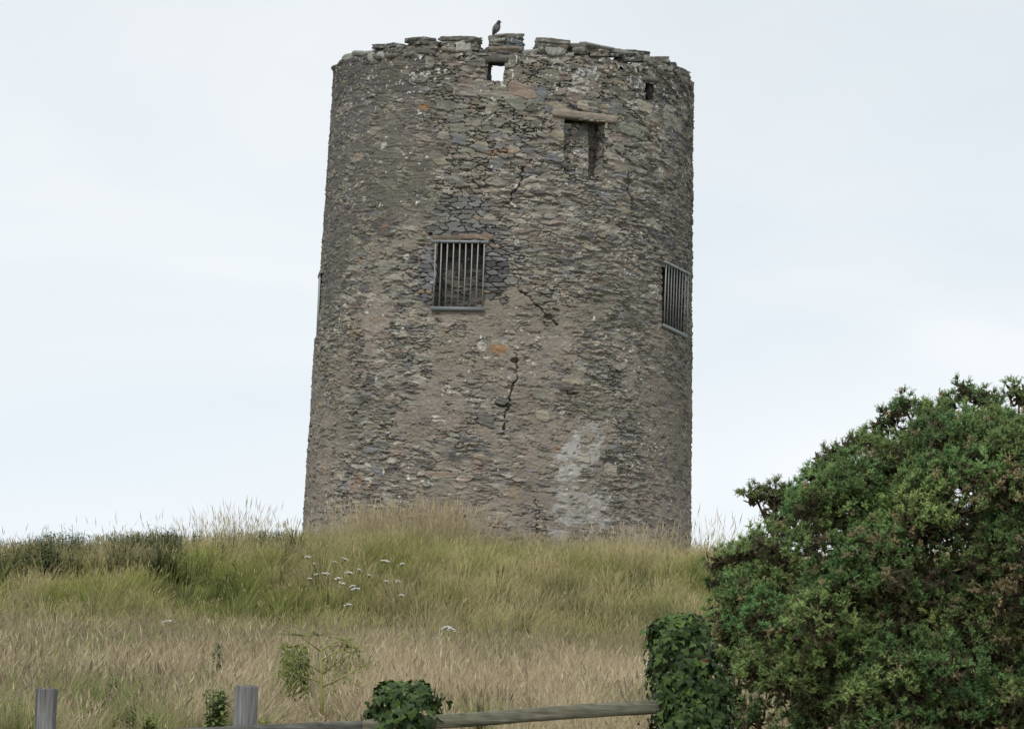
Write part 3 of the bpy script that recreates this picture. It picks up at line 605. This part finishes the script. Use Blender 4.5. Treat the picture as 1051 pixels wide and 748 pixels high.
# tall flowering grasses: clusters on the crest
XS=[];YS=[];LS=[]
for (px,sp,n,h0,h1,yy) in ((205,26,150,.5,.9,74),(243,18,190,.6,1.15,74),(275,18,90,.5,.9,74),(350,22,380,.45,.85,75.2),(388,24,1300,.65,1.25,75.2),(452,20,1100,.65,1.3,75.2),(425,40,500,.5,.95,75),(520,40,420,.35,.75,75.6),(610,45,300,.35,.65,75.7),(660,28,420,.5,.95,75.6),(735,22,110,.6,1.25,75.5),(760,12,50,.6,1.3,75),(130,45,60,.6,1.0,74.5),(20,30,30,.5,.9,74.5)):
    x=at(px,560,yy).x+RNG.normal(0,sp/56,n); XS.append(x); YS.append(yy+RNG.normal(0,.3,n)); LS.append(RNG.uniform(h0,h1,n))
X=np.concatenate(XS);Y=np.concatenate(YS);L=np.concatenate(LS)*.95; d=np.hypot(X-TC.x,Y-TC.y); k=d>3.78; X,Y,L=X[k],Y[k],L[k]; br=RNG.uniform(.7,1.25,len(X))[:,None]
tag(sward('tall_seed_grass',X,Y,L,RNG.uniform(.005,.009,len(X)),RNG.uniform(.05,.6,len(X)),mixc([.20,.20,.07],[.32,.27,.14],RNG.random(len(X)))*br,mixc([.64,.57,.36],[.76,.66,.45],RNG.random(len(X)))*br,.7,mixc([.58,.50,.32],[.68,.57,.42],RNG.random(len(X))),seedw=1.8),'tall straw coloured seeding grass along the foot of the tower','grass',kind='stuff')

# leaf templates -----------------------------------------------------
def scatter_leaves(mb, pos, nrm, size, cols, shape='ivy', droop=.3, rn=RNG):
    """pos,nrm (n,3); leaves lie across the normal, tips hanging downward"""
    if shape=='ivy': T=np.array([(0,0),(-.34,-.12),(-.5,.22),(-.26,.36),(-.22,.62),(0,1.0),(.22,.62),(.26,.36),(.5,.22),(.34,-.12)]); zt=np.array([0,.05,.10,0,.06,-.1,.06,0,.10,.05])
    elif shape=='lance': T=np.array([(0,0),(-.12,.2),(-.16,.5),(-.08,.8),(0,1.),(.08,.8),(.16,.5),(.12,.2)]); zt=np.array([0,.04,.05,.02,-.1,.02,.05,.04])
    else: T=np.array([(0,0),(-.25,.2),(-.34,.5),(-.18,.8),(0,1.),(.18,.8),(.34,.5),(.25,.2)]); zt=np.array([0,.04,.05,.02,-.05,.02,.05,.04])
    m=len(T); n=len(pos); N=nrm/np.linalg.norm(nrm,axis=1)[:,None]
    dn=np.tile([0,0,-1.],(n,1))+rn.normal(0,.5,(n,3)); dn-=N*(dn*N).sum(1)[:,None]; dn/=np.linalg.norm(dn,axis=1)[:,None]; sd=np.cross(dn,N)
    ctr=(T[:,0]*0).tolist()
    V=pos[:,None,:]+size[:,None,None]*(T[None,:,0,None]*sd[:,None,:]+T[None,:,1,None]*(dn*(1-droop)-N*0)[:,None,:]+zt[None,:,None]*N[:,None,:])
    V=V+ (size[:,None]*droop*T[None,:,1]**2)[...,None]*(-N[:,None,:])*.6
    mid=pos+size[:,None]*(.35*dn*(1-droop))-N*size[:,None]*.03
    V=np.concatenate([V,mid[:,None,:]],1); f=np.array([(k,(k+1)%m,m) for k in range(m)])
    F3=((np.arange(n)*(m+1))[:,None,None]+f[None]).reshape(-1,3); mb.add(V.reshape(-1,3),F3,None,np.repeat(cols,m+1,0))

# ------------------------------------------------------------------ nettles on the left crest
def nettle(px, py_top, Yd, h, n_, seed, parent_mb):
    r=np.random.default_rng(seed); base=at(px,570,Yd); z=float(ground_z(base.x,Yd)); x=base.x
    parent_mb.tube([(x,Yd,z),(x+.02,Yd,z+h*.6),(x+.03*r.normal(),Yd,z+h)],[.006,.005,.003],4,(.06,.07,.03))
    t=r.random(n_)**.8; ang=r.uniform(0,6.28,n_); pos=np.stack([x+0*t,Yd+0*t,z+h*(.15+.87*t)],-1); out=np.stack([np.cos(ang),np.sin(ang),.5+0*t],-1)
    pos=pos+out*.02; cols=mixc([.085,.125,.045],[.16,.20,.075],r.random(n_))
    # leaves point outward: use normal tilted
    nr=np.stack([-np.cos(ang)*.4,-np.sin(ang)*.4,np.ones(n_)],-1); sz=(.115*(1.1-t*.6))*r.uniform(.7,1.2,n_)
    T=np.array([(0,0),(-.22,.3),(-.16,.65),(0,1.),(.16,.65),(.22,.3)]); o2=out.copy(); o2[:,2]=r.uniform(-.3,.35,n_); o2/=np.linalg.norm(o2,axis=1)[:,None]; sd=np.cross(o2,[0,0,1.]); sd/=np.linalg.norm(sd,axis=1)[:,None]
    V=pos[:,None]+sz[:,None,None]*(T[None,:,0,None]*sd[:,None]+T[None,:,1,None]*o2[:,None]); F=(np.arange(n_)*6)[:,None]
    parent_mb.add(V.reshape(-1,3),None,np.concatenate([F+np.array([[0,1,2,5]]),F+np.array([[5,2,3,4]])]),np.repeat(cols,6,0))
mb=MB(); r_=np.random.default_rng(4)
for i in range(1250):
    px=r_.uniform(-80,300) if r_.random()<.25 else r_.uniform(-80,190); Yd=r_.uniform(69.3,74.0)
    if fbm(np.array(px*.02),np.array(Yd*.5),19,2)<r_.uniform(.25,.6): continue
    h=r_.uniform(.30,.50)+(.06 if 40<px<120 else 0)
    if r_.random()<.03: h+=.16
    nettle(px,0,Yd,h,24,i,mb)
for i in range(60): nettle(r_.uniform(262,312),0,r_.uniform(72.5,74.4),r_.uniform(.3,.5),18,900+i,mb)
for i in range(26): nettle(r_.uniform(325,425),0,r_.uniform(72.6,74),r_.uniform(.3,.5),16,1100+i,mb)
tag(mb.build('nettle_bed',M_LEAF),'dark green nettle bed along the left crest of the bank','nettles',kind='stuff')

# ------------------------------------------------------------------ white umbel flowers on the bank
def umbel(px,py,Yd,wpx,label,group='white umbel flowers on the bank'):
    top=at(px,py,Yd); z=float(ground_z(top.x,Yd)); scl=F_PX/Yd; R=wpx/scl/2; hgt=top.z
    r=empty('hogweed_flower',(top.x,Yd,z),label,'wildflower',group); rr=np.random.default_rng(int(px*7+py))
    lx=rr.normal(0,.04); st=MB(); b=Vector((top.x+lx,Yd,z-.02)); tp=Vector((top.x,Yd,hgt)); st.tube([b,(b+tp)/2+Vector((lx*.4,0,0)),tp-Vector((0,0,.04))],[.006,.005,.004],5,(.16,.2,.07)); 
    fl=MB(); tilt=rr.uniform(-.35,.35)
    for i in range(14):
        a=i*2.4; q=R*math.sqrt((i+.5)/14)*(1+.15*rr.normal()); p=tp+Vector((q*math.cos(a),q*math.sin(a),-.25*q*q/R+.008*rr.normal()+tilt*q*math.cos(a)-.18*q*math.sin(a)))
        st.tube([tp-Vector((0,0,.045)),p],.0022,3,(.18,.22,.08))
        for k in range(5):
            c=p+Vector((rr.normal()*R*.12,rr.normal()*R*.12,.004)); s_=R*.14; fl.add([(c.x-s_,c.y-s_,c.z-.004),(c.x+s_,c.y-s_*.6,c.z-.006),(c.x+s_*.7,c.y+s_,c.z-.004),(c.x-s_,c.y+s_*.8,c.z),(c.x,c.y,c.z+s_*.8)],[(0,1,4),(1,2,4),(2,3,4),(3,0,4)],None,(.78,.78,.72))
    st.build('stem',M_LEAF,r); fl.build('flower_head',M_PETAL,r)
UM=[(316,571,6),(323,578,3),(344,576,4),(354,573,6),(334,588,7),(318,593,5),(324,589,5),(347,593,7),(351,598,7),(359,587,8),(362,601,6),(365,603.5,9),(357,620,7),(369,584,5),(395,575,9),(396.5,596,6),(413,578,5),(379,590,4),(408,596,5),(412,610,6)]
UL=['large white flower highest at the left edge of the cluster on the bank','tiny white flower just right of the highest left one','small white flower at the top of the cluster above its middle','small white flower touching the right side of the topmost middle one','white flower at the upper centre of the cluster on the bank','white flower lowest on the left edge of the cluster','small white flower between the lower left one and the centre','white flower in the middle row, left of the big middle one','white flower directly under the middle row of the cluster','large white flower in the right half of the middle row','white flower just above the largest lowest pair of the cluster','largest white flower in the cluster, low right of its middle','lone white flower hanging below the cluster on the bank','small white flower at upper right between cluster and tower foot','wide white flower furthest up on the right, under the tall straw grass','faint white flower right of the cluster, half way down the bank','small white flower furthest right, close below the tower foot','faint tiny white flower right of the large middle one','faint white flower low on the right beside the furthest right ones','faintest white flower, lowest of the right hand ones']
for i,(a,b,c) in enumerate(UM):
    umbel(a,b,min(ground_Y(a,b+30),71.5),c,UL[i])
umbel(458,643,64.5,9,'left of two touching white wildflowers where green bank meets tan field',group='pale flowers at the bank foot'); umbel(464,645,64.3,9,'right of two touching white wildflowers where green bank meets tan field',group='pale flowers at the bank foot'); umbel(448.5,654,63.5,8,'low white wildflower just below left of the touching pair at the bank foot',group='pale flowers at the bank foot')
umbel(171,637,65.5,10,'white wildflower alone on the left part of the bank above tan grass',group='pale flowers at the bank foot'); umbel(655,692,50,9,'white wildflower in tan grass just left of the ivy covered post',group='pale flowers at the bank foot')

# ------------------------------------------------------------------ weeds in the meadow
def weed(px,ytop,ybot,Yd,wpx,label,cat,name='thistle',col=((.06,.10,.04),(.10,.15,.05)),nl=60,seed=1,shape='lance',lsize=.10):
    s=F_PX/Yd; b=at(px,ybot,Yd); t=at(px,ytop,Yd); z=min(float(ground_z(b.x,Yd)),b.z); r=empty(name,(b.x,Yd,z),label,cat); rr=np.random.default_rng(seed)
    st=MB(); w_=wpx/s/2; H_=t.z-z; pos=[];nrm=[]
    nst=max(1,int(nl/60)) if name!='leafy_weed' else max(2,int(nl/34))
    for q in range(nst):
        dx=rr.uniform(-w_,w_)*.75 if nst>1 else 0; hh=H_*(1 if q==0 else rr.uniform(.7,1)); p0=Vector((b.x+dx*.5,Yd,z)); p1=Vector((b.x+dx,Yd+rr.uniform(-.1,.1),z+hh)); st.tube([p0,(p0+p1)/2,p1],[.008,.006,.003],5,(.10,.13,.05))
        for k in range(nl//nst):
            u=rr.random()**.7; p=p0.lerp(p1,u); a=rr.uniform(0,6.28); pos.append((p.x+.02*math.cos(a),p.y+.02*math.sin(a),p.z)); nrm.append((math.cos(a)*.7,math.sin(a)*.7,.9))
    st.build('stem',M_LEAF,r); lf=MB(); pos=np.array(pos);nrm=np.array(nrm); n=len(pos)
    o2=nrm.copy(); o2[:,2]=rr.uniform(-.1,.8,n); o2/=np.linalg.norm(o2,axis=1)[:,None]; sd=np.cross(o2,[0,0,1.]); sd/=np.linalg.norm(sd,axis=1)[:,None]
    T=np.array([(0,0),(-.12,.15),(-.2,.35),(-.1,.5),(-.15,.7),(0,1.),(.15,.7),(.1,.5),(.2,.35),(.12,.15)]); hgt=(pos[:,2]-z)/H_; sz=lsize*(1.25-.8*hgt)*rr.uniform(.7,1.3,n)
    V=pos[:,None]+sz[:,None,None]*(T[None,:,0,None]*sd[:,None]+T[None,:,1,None]*o2[:,None]); V[...,2]-=(sz[:,None]*T[None,:,1]**2*.3)
    F=(np.arange(n)*10)[:,None]; lf.add(V.reshape(-1,3),None,np.concatenate([F+np.array([[0,1,2,9]])*1,F+np.array([[9,2,3,8]]),F+np.array([[8,3,4,7]]),F+np.array([[7,4,5,6]])]),np.repeat(mixc(col[0],col[1],rr.random(n)),10,0)); lf.build('leaves',M_LEAF,r)
for (a_,b_,c_,wd_,lb,ct,nm,cl_,nl_,sd_,ls_) in WEEDS: weed(a_,b_,c_+12,ground_Y(a_,c_+12)-.05,wd_,lb,ct,nm,cl_,int(nl_*2.4),sd_,lsize=ls_*.85)
# hogweed with pale yellow stem and branching top
def hogweed():
    Yd=YH; b=at(331,742,Yd); z=min(b.z,float(ground_z(b.x,Yd))); r=empty('tall_hogweed',(b.x,Yd,z),'tall branching hogweed with thick pale yellow stem in tan grass','plant'); col=(.38,.36,.13)
    st=MB(); P_=lambda x,y,dy=0:at(x,y,Yd+dy); st.tube([Vector((b.x,Yd,z)),P_(330,715),P_(330,690),P_(329,665)],[.022,.019,.015,.010],8,col); ends=[]
    for (x0,y0,x1,y1,x2,y2) in ((330,690,315,680,300,664),(330,692,348,678,366,668),(330,700,312,694,292,690),(330,705,352,695,372,684),(329,668,318,660,308,652),(329,668,340,660,352,657),(330,678,345,668,358,664),(329,665,330,658,328,652)):
        d=random.Random(x2).uniform(-.2,.2); st.tube([P_(x0,y0),P_(x1,y1,d/2),P_(x2,y2,d)],[.010,.007,.004],6,col); ends.append(P_(x2,y2,d))
    st.build('stem',M_LEAF,r); rr=np.random.default_rng(5); um=MB(); lf=MB()
    for e in ends:
        um=MB()
        for k in range(14):
            p=e+Vector((rr.normal()*.09,rr.normal()*.07,.02+rr.normal()*.03)); um.tube([e,p],.003,3,(.25,.26,.09)); s_=.022; um.add([(p.x-s_,p.y,p.z),(p.x,p.y-s_,p.z),(p.x+s_,p.y,p.z),(p.x,p.y+s_,p.z),(p.x,p.y,p.z+.015)],[(0,1,4),(1,2,4),(2,3,4),(3,0,4)],None,(.24,.24,.07))
        um.build('seed_head',M_LEAF,r)
    pos=np.array([list(P_(rr.uniform(288,316) if k%4 else rr.uniform(335,370),rr.uniform(660,712),rr.uniform(-.25,.25))) for k in range(560)]); scatter_leaves(lf,pos,rr.normal(0,.5,(560,3))+[0,-.6,.7],rr.uniform(.04,.075,560),mixc([.14,.18,.045],[.24,.26,.07],rr.random(560)),'lance',rn=rr); lf.build('leaves',M_LEAF,r)
hogweed()

# ------------------------------------------------------------------ fence
YF=21.0
fence=empty('wooden_fence',(0,YF,0),'weathered grey wooden post and rail fence across the bottom of the view','fence')
def post(px,ytop,wpx,Yp=YF,slant=0.0,d=.10):
    t=at(px,ytop,Yp); wd=wpx*Yp/F_PX; mb=MB(); n=10; V=[];F=[]; rr=random.Random(int(px)); zs=[-.3]+[t.z*k/n for k in range(n)]+[t.z-.008,t.z]; sec=[]
    for a in range(16):
        q=2*math.pi*(a+.5)/16; cx,sx=math.cos(q),math.sin(q); m_=(abs(cx)**7+abs(sx)**7)**(1/7); sec.append((cx/m_,sx/m_))
    gro=[rr.uniform(-.03,.03) for _ in sec]
    for i,zz in enumerate(zs):
        s_=.94 if i==len(zs)-1 else 1
        for k_,(a,b) in enumerate(sec): V.append((t.x+a*wd/2*s_*(1+gro[k_])+rr.uniform(-.001,.001),Yp+b*d/2*s_*(1+gro[k_]),zz+(slant*a if i>=len(zs)-2 else 0)+(rr.uniform(-.006,.003) if i==len(zs)-1 else 0)))
    m=16
    for i in range(len(zs)-1):
        for k in range(m): F.append((i*m+k,i*m+(k+1)%m,(i+1)*m+(k+1)%m,(i+1)*m+k))
    V.append((t.x,Yp,zs[-1])); T=[(len(V)-1,(len(zs)-1)*m+k,(len(zs)-1)*m+(k+1)%m) for k in range(m)]; C_=[np.array([.22,.22,.215])*rr.uniform(.9,1.1)*(1-.35*(gro[i_%16]>.012))*(1 if i_//16<len(zs)-2 else .8) for i_,_ in enumerate(V)]
    mb.add(V,T,F,np.array(C_)); mb.build('post',M_WOOD,fence)
post(48.5,706,21); post(253,703.5,24,slant=.002); post(418,735,21); post(704,648,24)
def rail(pts,hpx,dy=-.085,th=.045,c=(.19,.185,.135)):
    V=[];F=[];rr=random.Random(9); P_=[]
    for (a,b),(c_,d_) in zip(pts[:-1],pts[1:]):
        for k in range(16): P_.append((a+(c_-a)*k/16,b+(d_-b)*k/16))
    P_.append(pts[-1]); m=12
    for i,(x,y) in enumerate(P_):
        p=at(x,y,YF+dy); h=hpx[0]+(hpx[1]-hpx[0])*i/(len(P_)-1); h=h*YF/F_PX
        for k in range(m):
            q=2*math.pi*(k+.5)/m; cx,sx=math.cos(q),math.sin(q); mm=(abs(cx)**10+abs(sx)**10)**.1
            V.append((p.x,p.y+cx/mm*th/2+rr.uniform(-.001,.001),p.z-h/2+sx/mm*h/2+.0022*math.sin(i*.23)+rr.uniform(-.0012,.0012)))
    for i in range(len(P_)-1):
        for k in range(m): F.append((i*m+k,i*m+(k+1)%m,(i+1)*m+(k+1)%m,(i+1)*m+k))
    n0=len(V); V.append(tuple(np.mean(V[:m],0))); V.append(tuple(np.mean(V[n0-m:n0],0))); T=[(n0,(k+1)%m,k) for k in range(m)]+[(n0+1,n0-m+k,n0-m+(k+1)%m) for k in range(m)]
    mb=MB(); C_=[]
    for v in V: C_.append(np.array(c)*(rr.uniform(.7,1.2)))
    mb.add(V,T,F,np.array(C_)); mb.build('rail',M_RAIL,fence)
rail([(-60,757),(48,751.5),(250,744.5),(372,738.3)],(16,15),c=(.13,.13,.115)); rail([(372.5,738.2),(453,732.4),(568,724.4),(691,716)],(14.5,14.5))
rail([(-60,850),(250,838),(690,812)],(17,18))

# ------------------------------------------------------------------ ivy
def ivy(name,label,outline,Yc,dep,nleaf,seed,size=(.035,.06),young=None):
    """outline: list of (y, xleft, xright) in picture terms, turned into a rounded body at distance Yc"""
    rr=np.random.default_rng(seed); ys=[o[0] for o in outline]; xl=[o[1] for o in outline]; xr=[o[2] for o in outline]
    b=at((xl[-1]+xr[-1])/2,ys[-1],Yc); r=empty(name,(b.x,Yc,max(0,b.z-.3) if False else 0.0),label,'ivy')
    pos=np.zeros((nleaf,3)); nr=np.zeros((nleaf,3)); cols=np.zeros((nleaf,3)); 
    for i in range(nleaf):
        y=rr.uniform(ys[0],ys[-1]); a=np.interp(y,ys,xl); c=np.interp(y,ys,xr); q=rr.uniform(-math.pi,math.pi) if rr.random()<.3 else rr.uniform(-1.9,1.9)
        rad=(rr.uniform(.78,1.06) if rr.random()>.05 else rr.uniform(1.05,1.3))+ .10*math.sin(q*5+y*.14); cx=(a+c)/2; hw=(c-a)/2; x=cx+hw*math.sin(q)*rad; p=at(x,y,Yc); D=dep*math.sin(max(.25,min(1,(y-ys[0]+6)/26))*math.pi/2)
        p.y-=D*math.cos(q)*rad; pos[i]=p; nr[i]=(math.sin(q)+rr.normal()*.35,-math.cos(q)+rr.normal()*.35,.45+rr.normal()*.3+(1.0 if y<ys[0]+10 else 0))
        k=rr.random(); k=k**1.8; col=np.array([.028,.055,.018])*(1-k)+np.array([.115,.18,.045])*k
        if rr.random()<(.05 if not young or y>young else .5): col=np.array([.10,.17,.03])*rr.uniform(.7,1.2)
        if rr.random()<.003: col=np.array([.16,.03,.02])
        cols[i]=col
    lf=MB(); scatter_leaves(lf,pos,nr,rr.uniform(*size,nleaf),cols,'ivy',rn=rr); 
    st=MB()
    for k in range(16):
        x0=rr.uniform(xl[-1]+8,xr[-1]-8); pts=[]
        for j in range(9):
            y=ys[-1]+60-(ys[-1]+60-ys[0]-4)*j/8; yy=min(max(y,ys[0]),ys[-1]); a=np.interp(yy,ys,xl); c=np.interp(yy,ys,xr); x=min(max(x0+rr.normal()*5,a+6),c-6); p=at(x,y,Yc); p.y-=dep*.5*rr.uniform(.2,1); pts.append(p)
        st.tube(pts,[.010-.0008*j for j in range(9)],5,(.12,.085,.055))
    st.build('stems',M_BARK,r); lf.build('leaves',M_LEAF,r)
ivy('climbing_ivy','tall column of dark glossy ivy smothering the right hand fence post',[(630,686,712),(636,672,722),(645,668,726),(660,667,728),(680,668,738),(692,668,745),(700,669,748),(720,672,749),(740,670,748),(775,668,748),(860,676,742)],YF,.20,3000,11,(.034,.064),640)
ivy('ivy_clump','low rounded ivy clump growing over the rail left of centre',[(699,396,432),(704,389,442),(712,385,446),(722,382,449),(732,380,451),(742,378,446),(755,378,438),(800,386,428)],YF,.17,900,12,(.040,.070),701)

# ------------------------------------------------------------------ gorse bush
def gorse():
    YG=35.0; base=at(985,770,YG); r=empty('gorse_bush',(base.x+.4,YG,float(ground_z(base.x,YG))),'huge dark green spiny gorse bush with brown withered tips at the right','bush'); rr=np.random.default_rng(21)
    ys=[372,385,400,418,432,450,470,490,503,520,538,552,566,600,640,700,748,800]
    xl=[1075,975,925,902,872,856,836,800,792,800,812,800,745,742,745,752,755,790]
    lobes=[]
    # explicit edge clumps seen against the sky and the bank
    for (x,y,rad) in ((776,508,15),(793,512,18),(815,510,18),(834,490,15),(845,476,14),(860,466,15),(842,500,20),(874,458,14),(888,452,14),(904,440,14),(898,456,15),(916,428,15),(931,416,15),(948,424,16),(964,428,16),(976,414,13),(988,404,14),(1003,412,16),(1022,416,18),(1045,406,18),(1070,404,22),(1095,412,24),(1122,438,24),(1150,475,24),(1170,520,26),(1188,580,26),(1198,650,26),(1200,720,26),
        (738,580,20),(758,570,22),(742,602,22),(742,630,22),(748,655,20),(775,575,22),(788,560,22),(810,548,22),(830,535,22),(752,610,24),(755,650,24),(762,640,24),(770,690,26),(772,740,26),(870,480,22),(888,500,22),(860,510,24),(845,530,24),(800,530,20),(822,515,18),(800,580,26)):
        lobes.append((x,y,rad,rr.uniform(-.25,.25)))
    n=0
    yt=lambda x: float(np.interp(x,[745,790,836,856,872,902,925,975,1075,1110,1150,1185,1215],[552,494,474,456,448,424,406,398,388,392,430,500,620]))
    lobes+=[(940,448,20,.25),(975,446,20,.3),(1010,444,24,.3),(1040,438,24,.3),(1075,438,26,.3),(925,470,20,.3),(752,690,24,.1),(750,720,24,.1),(748,745,24,.1),(745,672,20,.1),(745,770,24,.1)]
    while n<300:
        y=rr.uniform(395,800); a=np.interp(y,ys,xl); x=rr.uniform(a+22,1200)
        if x>790 and y<yt(x)+42: continue
        if (x-903)**2+(y-458)**2<20**2 or (x-992)**2+(y-533)**2<15**2: continue
        inn=min(1,(x-a)/150.)*min(1,(y-370)/140. + .1); dep=-1.25*math.sqrt(inn)*rr.uniform(.55,1.05)
        lobes.append((x,y,rr.uniform(20,40),dep+rr.normal(0,.10))); n+=1
    for k in range(130):   # far side
        y=rr.uniform(450,800); a=np.interp(y,ys,xl); lobes.append((rr.uniform(a+60,1180),y,rr.uniform(24,34),rr.uniform(.4,1.5)))
        x_,y_=lobes[-1][:2]
        if y_<yt(x_)+30: lobes.pop(); continue
        if (x_-903)**2+(y_-458)**2<26**2 or (x_-992)**2+(y_-533)**2<20**2: lobes.pop()
    SP=[];SD=[];SL=[];SCc=[];CV=[];CC=[]
    br=MB(); root=Vector((base.x+.7,YG,float(ground_z(base.x,YG))))
    for li,(x,y,rad,dep) in enumerate(lobes):
        R=rad*YG/F_PX*1.0; c=at(x,y,YG); k_=(YG+dep)/YG; c=Vector((c.x*1.0,YG+dep,c.z)); kk=rr.random()
        brown=fbm(np.array(x*.013),np.array(y*.017),77,3)
        deadl = rr.random()< (.06 if brown<.55 else .22)
        if li in (5,): deadl=True
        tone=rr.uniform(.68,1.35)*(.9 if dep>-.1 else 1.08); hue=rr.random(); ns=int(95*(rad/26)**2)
        nt_=max(12,int(54*(rad/26)**2)) if dep<.3 else 18; u=rr.normal(size=(nt_,3)); u=u[u[:,2]/np.linalg.norm(u,axis=1)>-.28]; nt_=len(u); u[:,2]=u[:,2]*.9+.12; u[:,1]-=.30; u/=np.linalg.norm(u,axis=1)[:,None]
        rs=R*np.where(rr.random(nt_)<.8,rr.uniform(.8,1.0,nt_),rr.uniform(.4,.8,nt_)); tp=np.array(c)+u*rs[:,None]*(1+.15*rr.normal(size=(nt_,1)))
        m=10; ax=np.repeat(u*.8+np.array([0,-.05,.55]),m,0); d=ax/np.linalg.norm(ax,axis=1)[:,None]*.75+rr.normal(0,.62,(nt_*m,3)); d/=np.linalg.norm(d,axis=1)[:,None]
        p=np.repeat(tp,m,0); ns=nt_*m
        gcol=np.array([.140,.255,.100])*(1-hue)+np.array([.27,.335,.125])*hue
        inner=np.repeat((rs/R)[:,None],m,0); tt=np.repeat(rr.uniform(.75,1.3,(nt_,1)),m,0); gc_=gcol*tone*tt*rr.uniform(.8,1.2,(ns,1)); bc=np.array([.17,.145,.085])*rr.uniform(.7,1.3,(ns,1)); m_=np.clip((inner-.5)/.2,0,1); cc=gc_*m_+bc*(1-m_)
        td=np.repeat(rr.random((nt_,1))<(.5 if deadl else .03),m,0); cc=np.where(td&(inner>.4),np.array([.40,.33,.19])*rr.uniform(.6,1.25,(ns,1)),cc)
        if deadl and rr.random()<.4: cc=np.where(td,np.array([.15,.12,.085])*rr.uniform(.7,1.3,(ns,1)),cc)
        SP.append(p-d*.01);SD.append(d);SL.append(rr.uniform(.04,.08,ns));SCc.append(cc)
        nc=70; cp=np.array(c)+np.clip(rr.normal(0,R*.30,(nc,3)),-R*.6,R*.6); e1=rr.normal(0,1,(nc,3)); e1/=np.linalg.norm(e1,axis=1)[:,None]; e2=np.cross(e1,rr.normal(0,1,(nc,3))); e2/=np.linalg.norm(e2,axis=1)[:,None]
        CV.append(np.stack([cp-e1*.05,cp+e2*.016,cp+e1*.05,cp-e2*.016],1).reshape(-1,3)); CC.append(np.repeat(np.array([.11,.095,.055])*rr.uniform(.6,1.4,(nc,1)),4,0))
        if li%5==0 or li<30:
            m1=root.lerp(c,.35)+Vector((rr.normal()*.25,.3,rr.normal()*.2-.05)); m2=root.lerp(c,.72)+Vector((rr.normal()*.18,.15,rr.normal()*.15-.05)); w_=.009 if li%6 else .022
            br.tube([root+Vector((rr.normal()*.15,rr.normal()*.15,-.1)),m1,m2,c,c+Vector((0,0,R*.5))],[w_*1.4,w_,w_*.6,.010,.004],5,(.075,.06,.05))
        # twigs inside the clump
        for q in range(7):
            e=np.array(c)+u[q%len(u)]*R*.8; br.tube([c,c.lerp(Vector(e.tolist()),.5)+Vector((0,0,-.02)),Vector(e.tolist())],[.007,.005,.003],3,(.09,.07,.055))
    SP=np.concatenate(SP);SD=np.concatenate(SD);SL=np.concatenate(SL);SCc=np.concatenate(SCc); n=len(SP)
    K=12; a=np.cross(SD,np.array([.3,.2,1.])); a/=np.linalg.norm(a,axis=1)[:,None]; b=np.cross(SD,a)
    t=(np.arange(K)+.5)/K; ph=np.arange(K)*2.4
    ph=ph[None]+rr.uniform(0,6,(n,1)); o=a[:,None]*np.cos(ph)[...,None]+b[:,None]*np.sin(ph)[...,None]
    B=SP[:,None]+SD[:,None]*(SL[:,None]*t[None])[...,None]; ln=.021*(1.15-.5*t)[None,:,None]*rr.uniform(.7,1.3,(n,K,1))
    tip=B+o*ln*.8+SD[:,None]*ln*.75; sd=np.cross(o,SD[:,None]); wv=.0040
    V=np.stack([B-sd*wv,B+sd*wv,tip],2); cols=SCc[:,None]*rr.uniform(.8,1.2,(n,K,1))*(.8+.4*t)[None,:,None]
    # a quarter turned needle so that each spike has body from every side
    F3=np.arange(n*K*3).reshape(-1,3); cols=np.repeat(cols.reshape(-1,3),3,0)
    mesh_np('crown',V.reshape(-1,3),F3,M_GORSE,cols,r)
    CV=np.concatenate(CV); mesh_np('dry_inner_twigs',CV,np.arange(len(CV)).reshape(-1,4),M_GORSE,np.concatenate(CC),r)
    br.build('branches',M_BARK,r,True)
    tk=MB(); 
    for q in range(5):
        tk.tube([root+Vector((rr.normal()*.2,rr.normal()*.15,-.15)),root+Vector((rr.normal()*.3,rr.normal()*.2,.5)),root+Vector((rr.normal()*.6,rr.normal()*.3,1.1))],[.08,.06,.035],8,(.085,.068,.055))
    tk.build('trunk',M_BARK,r,True)
gorse()
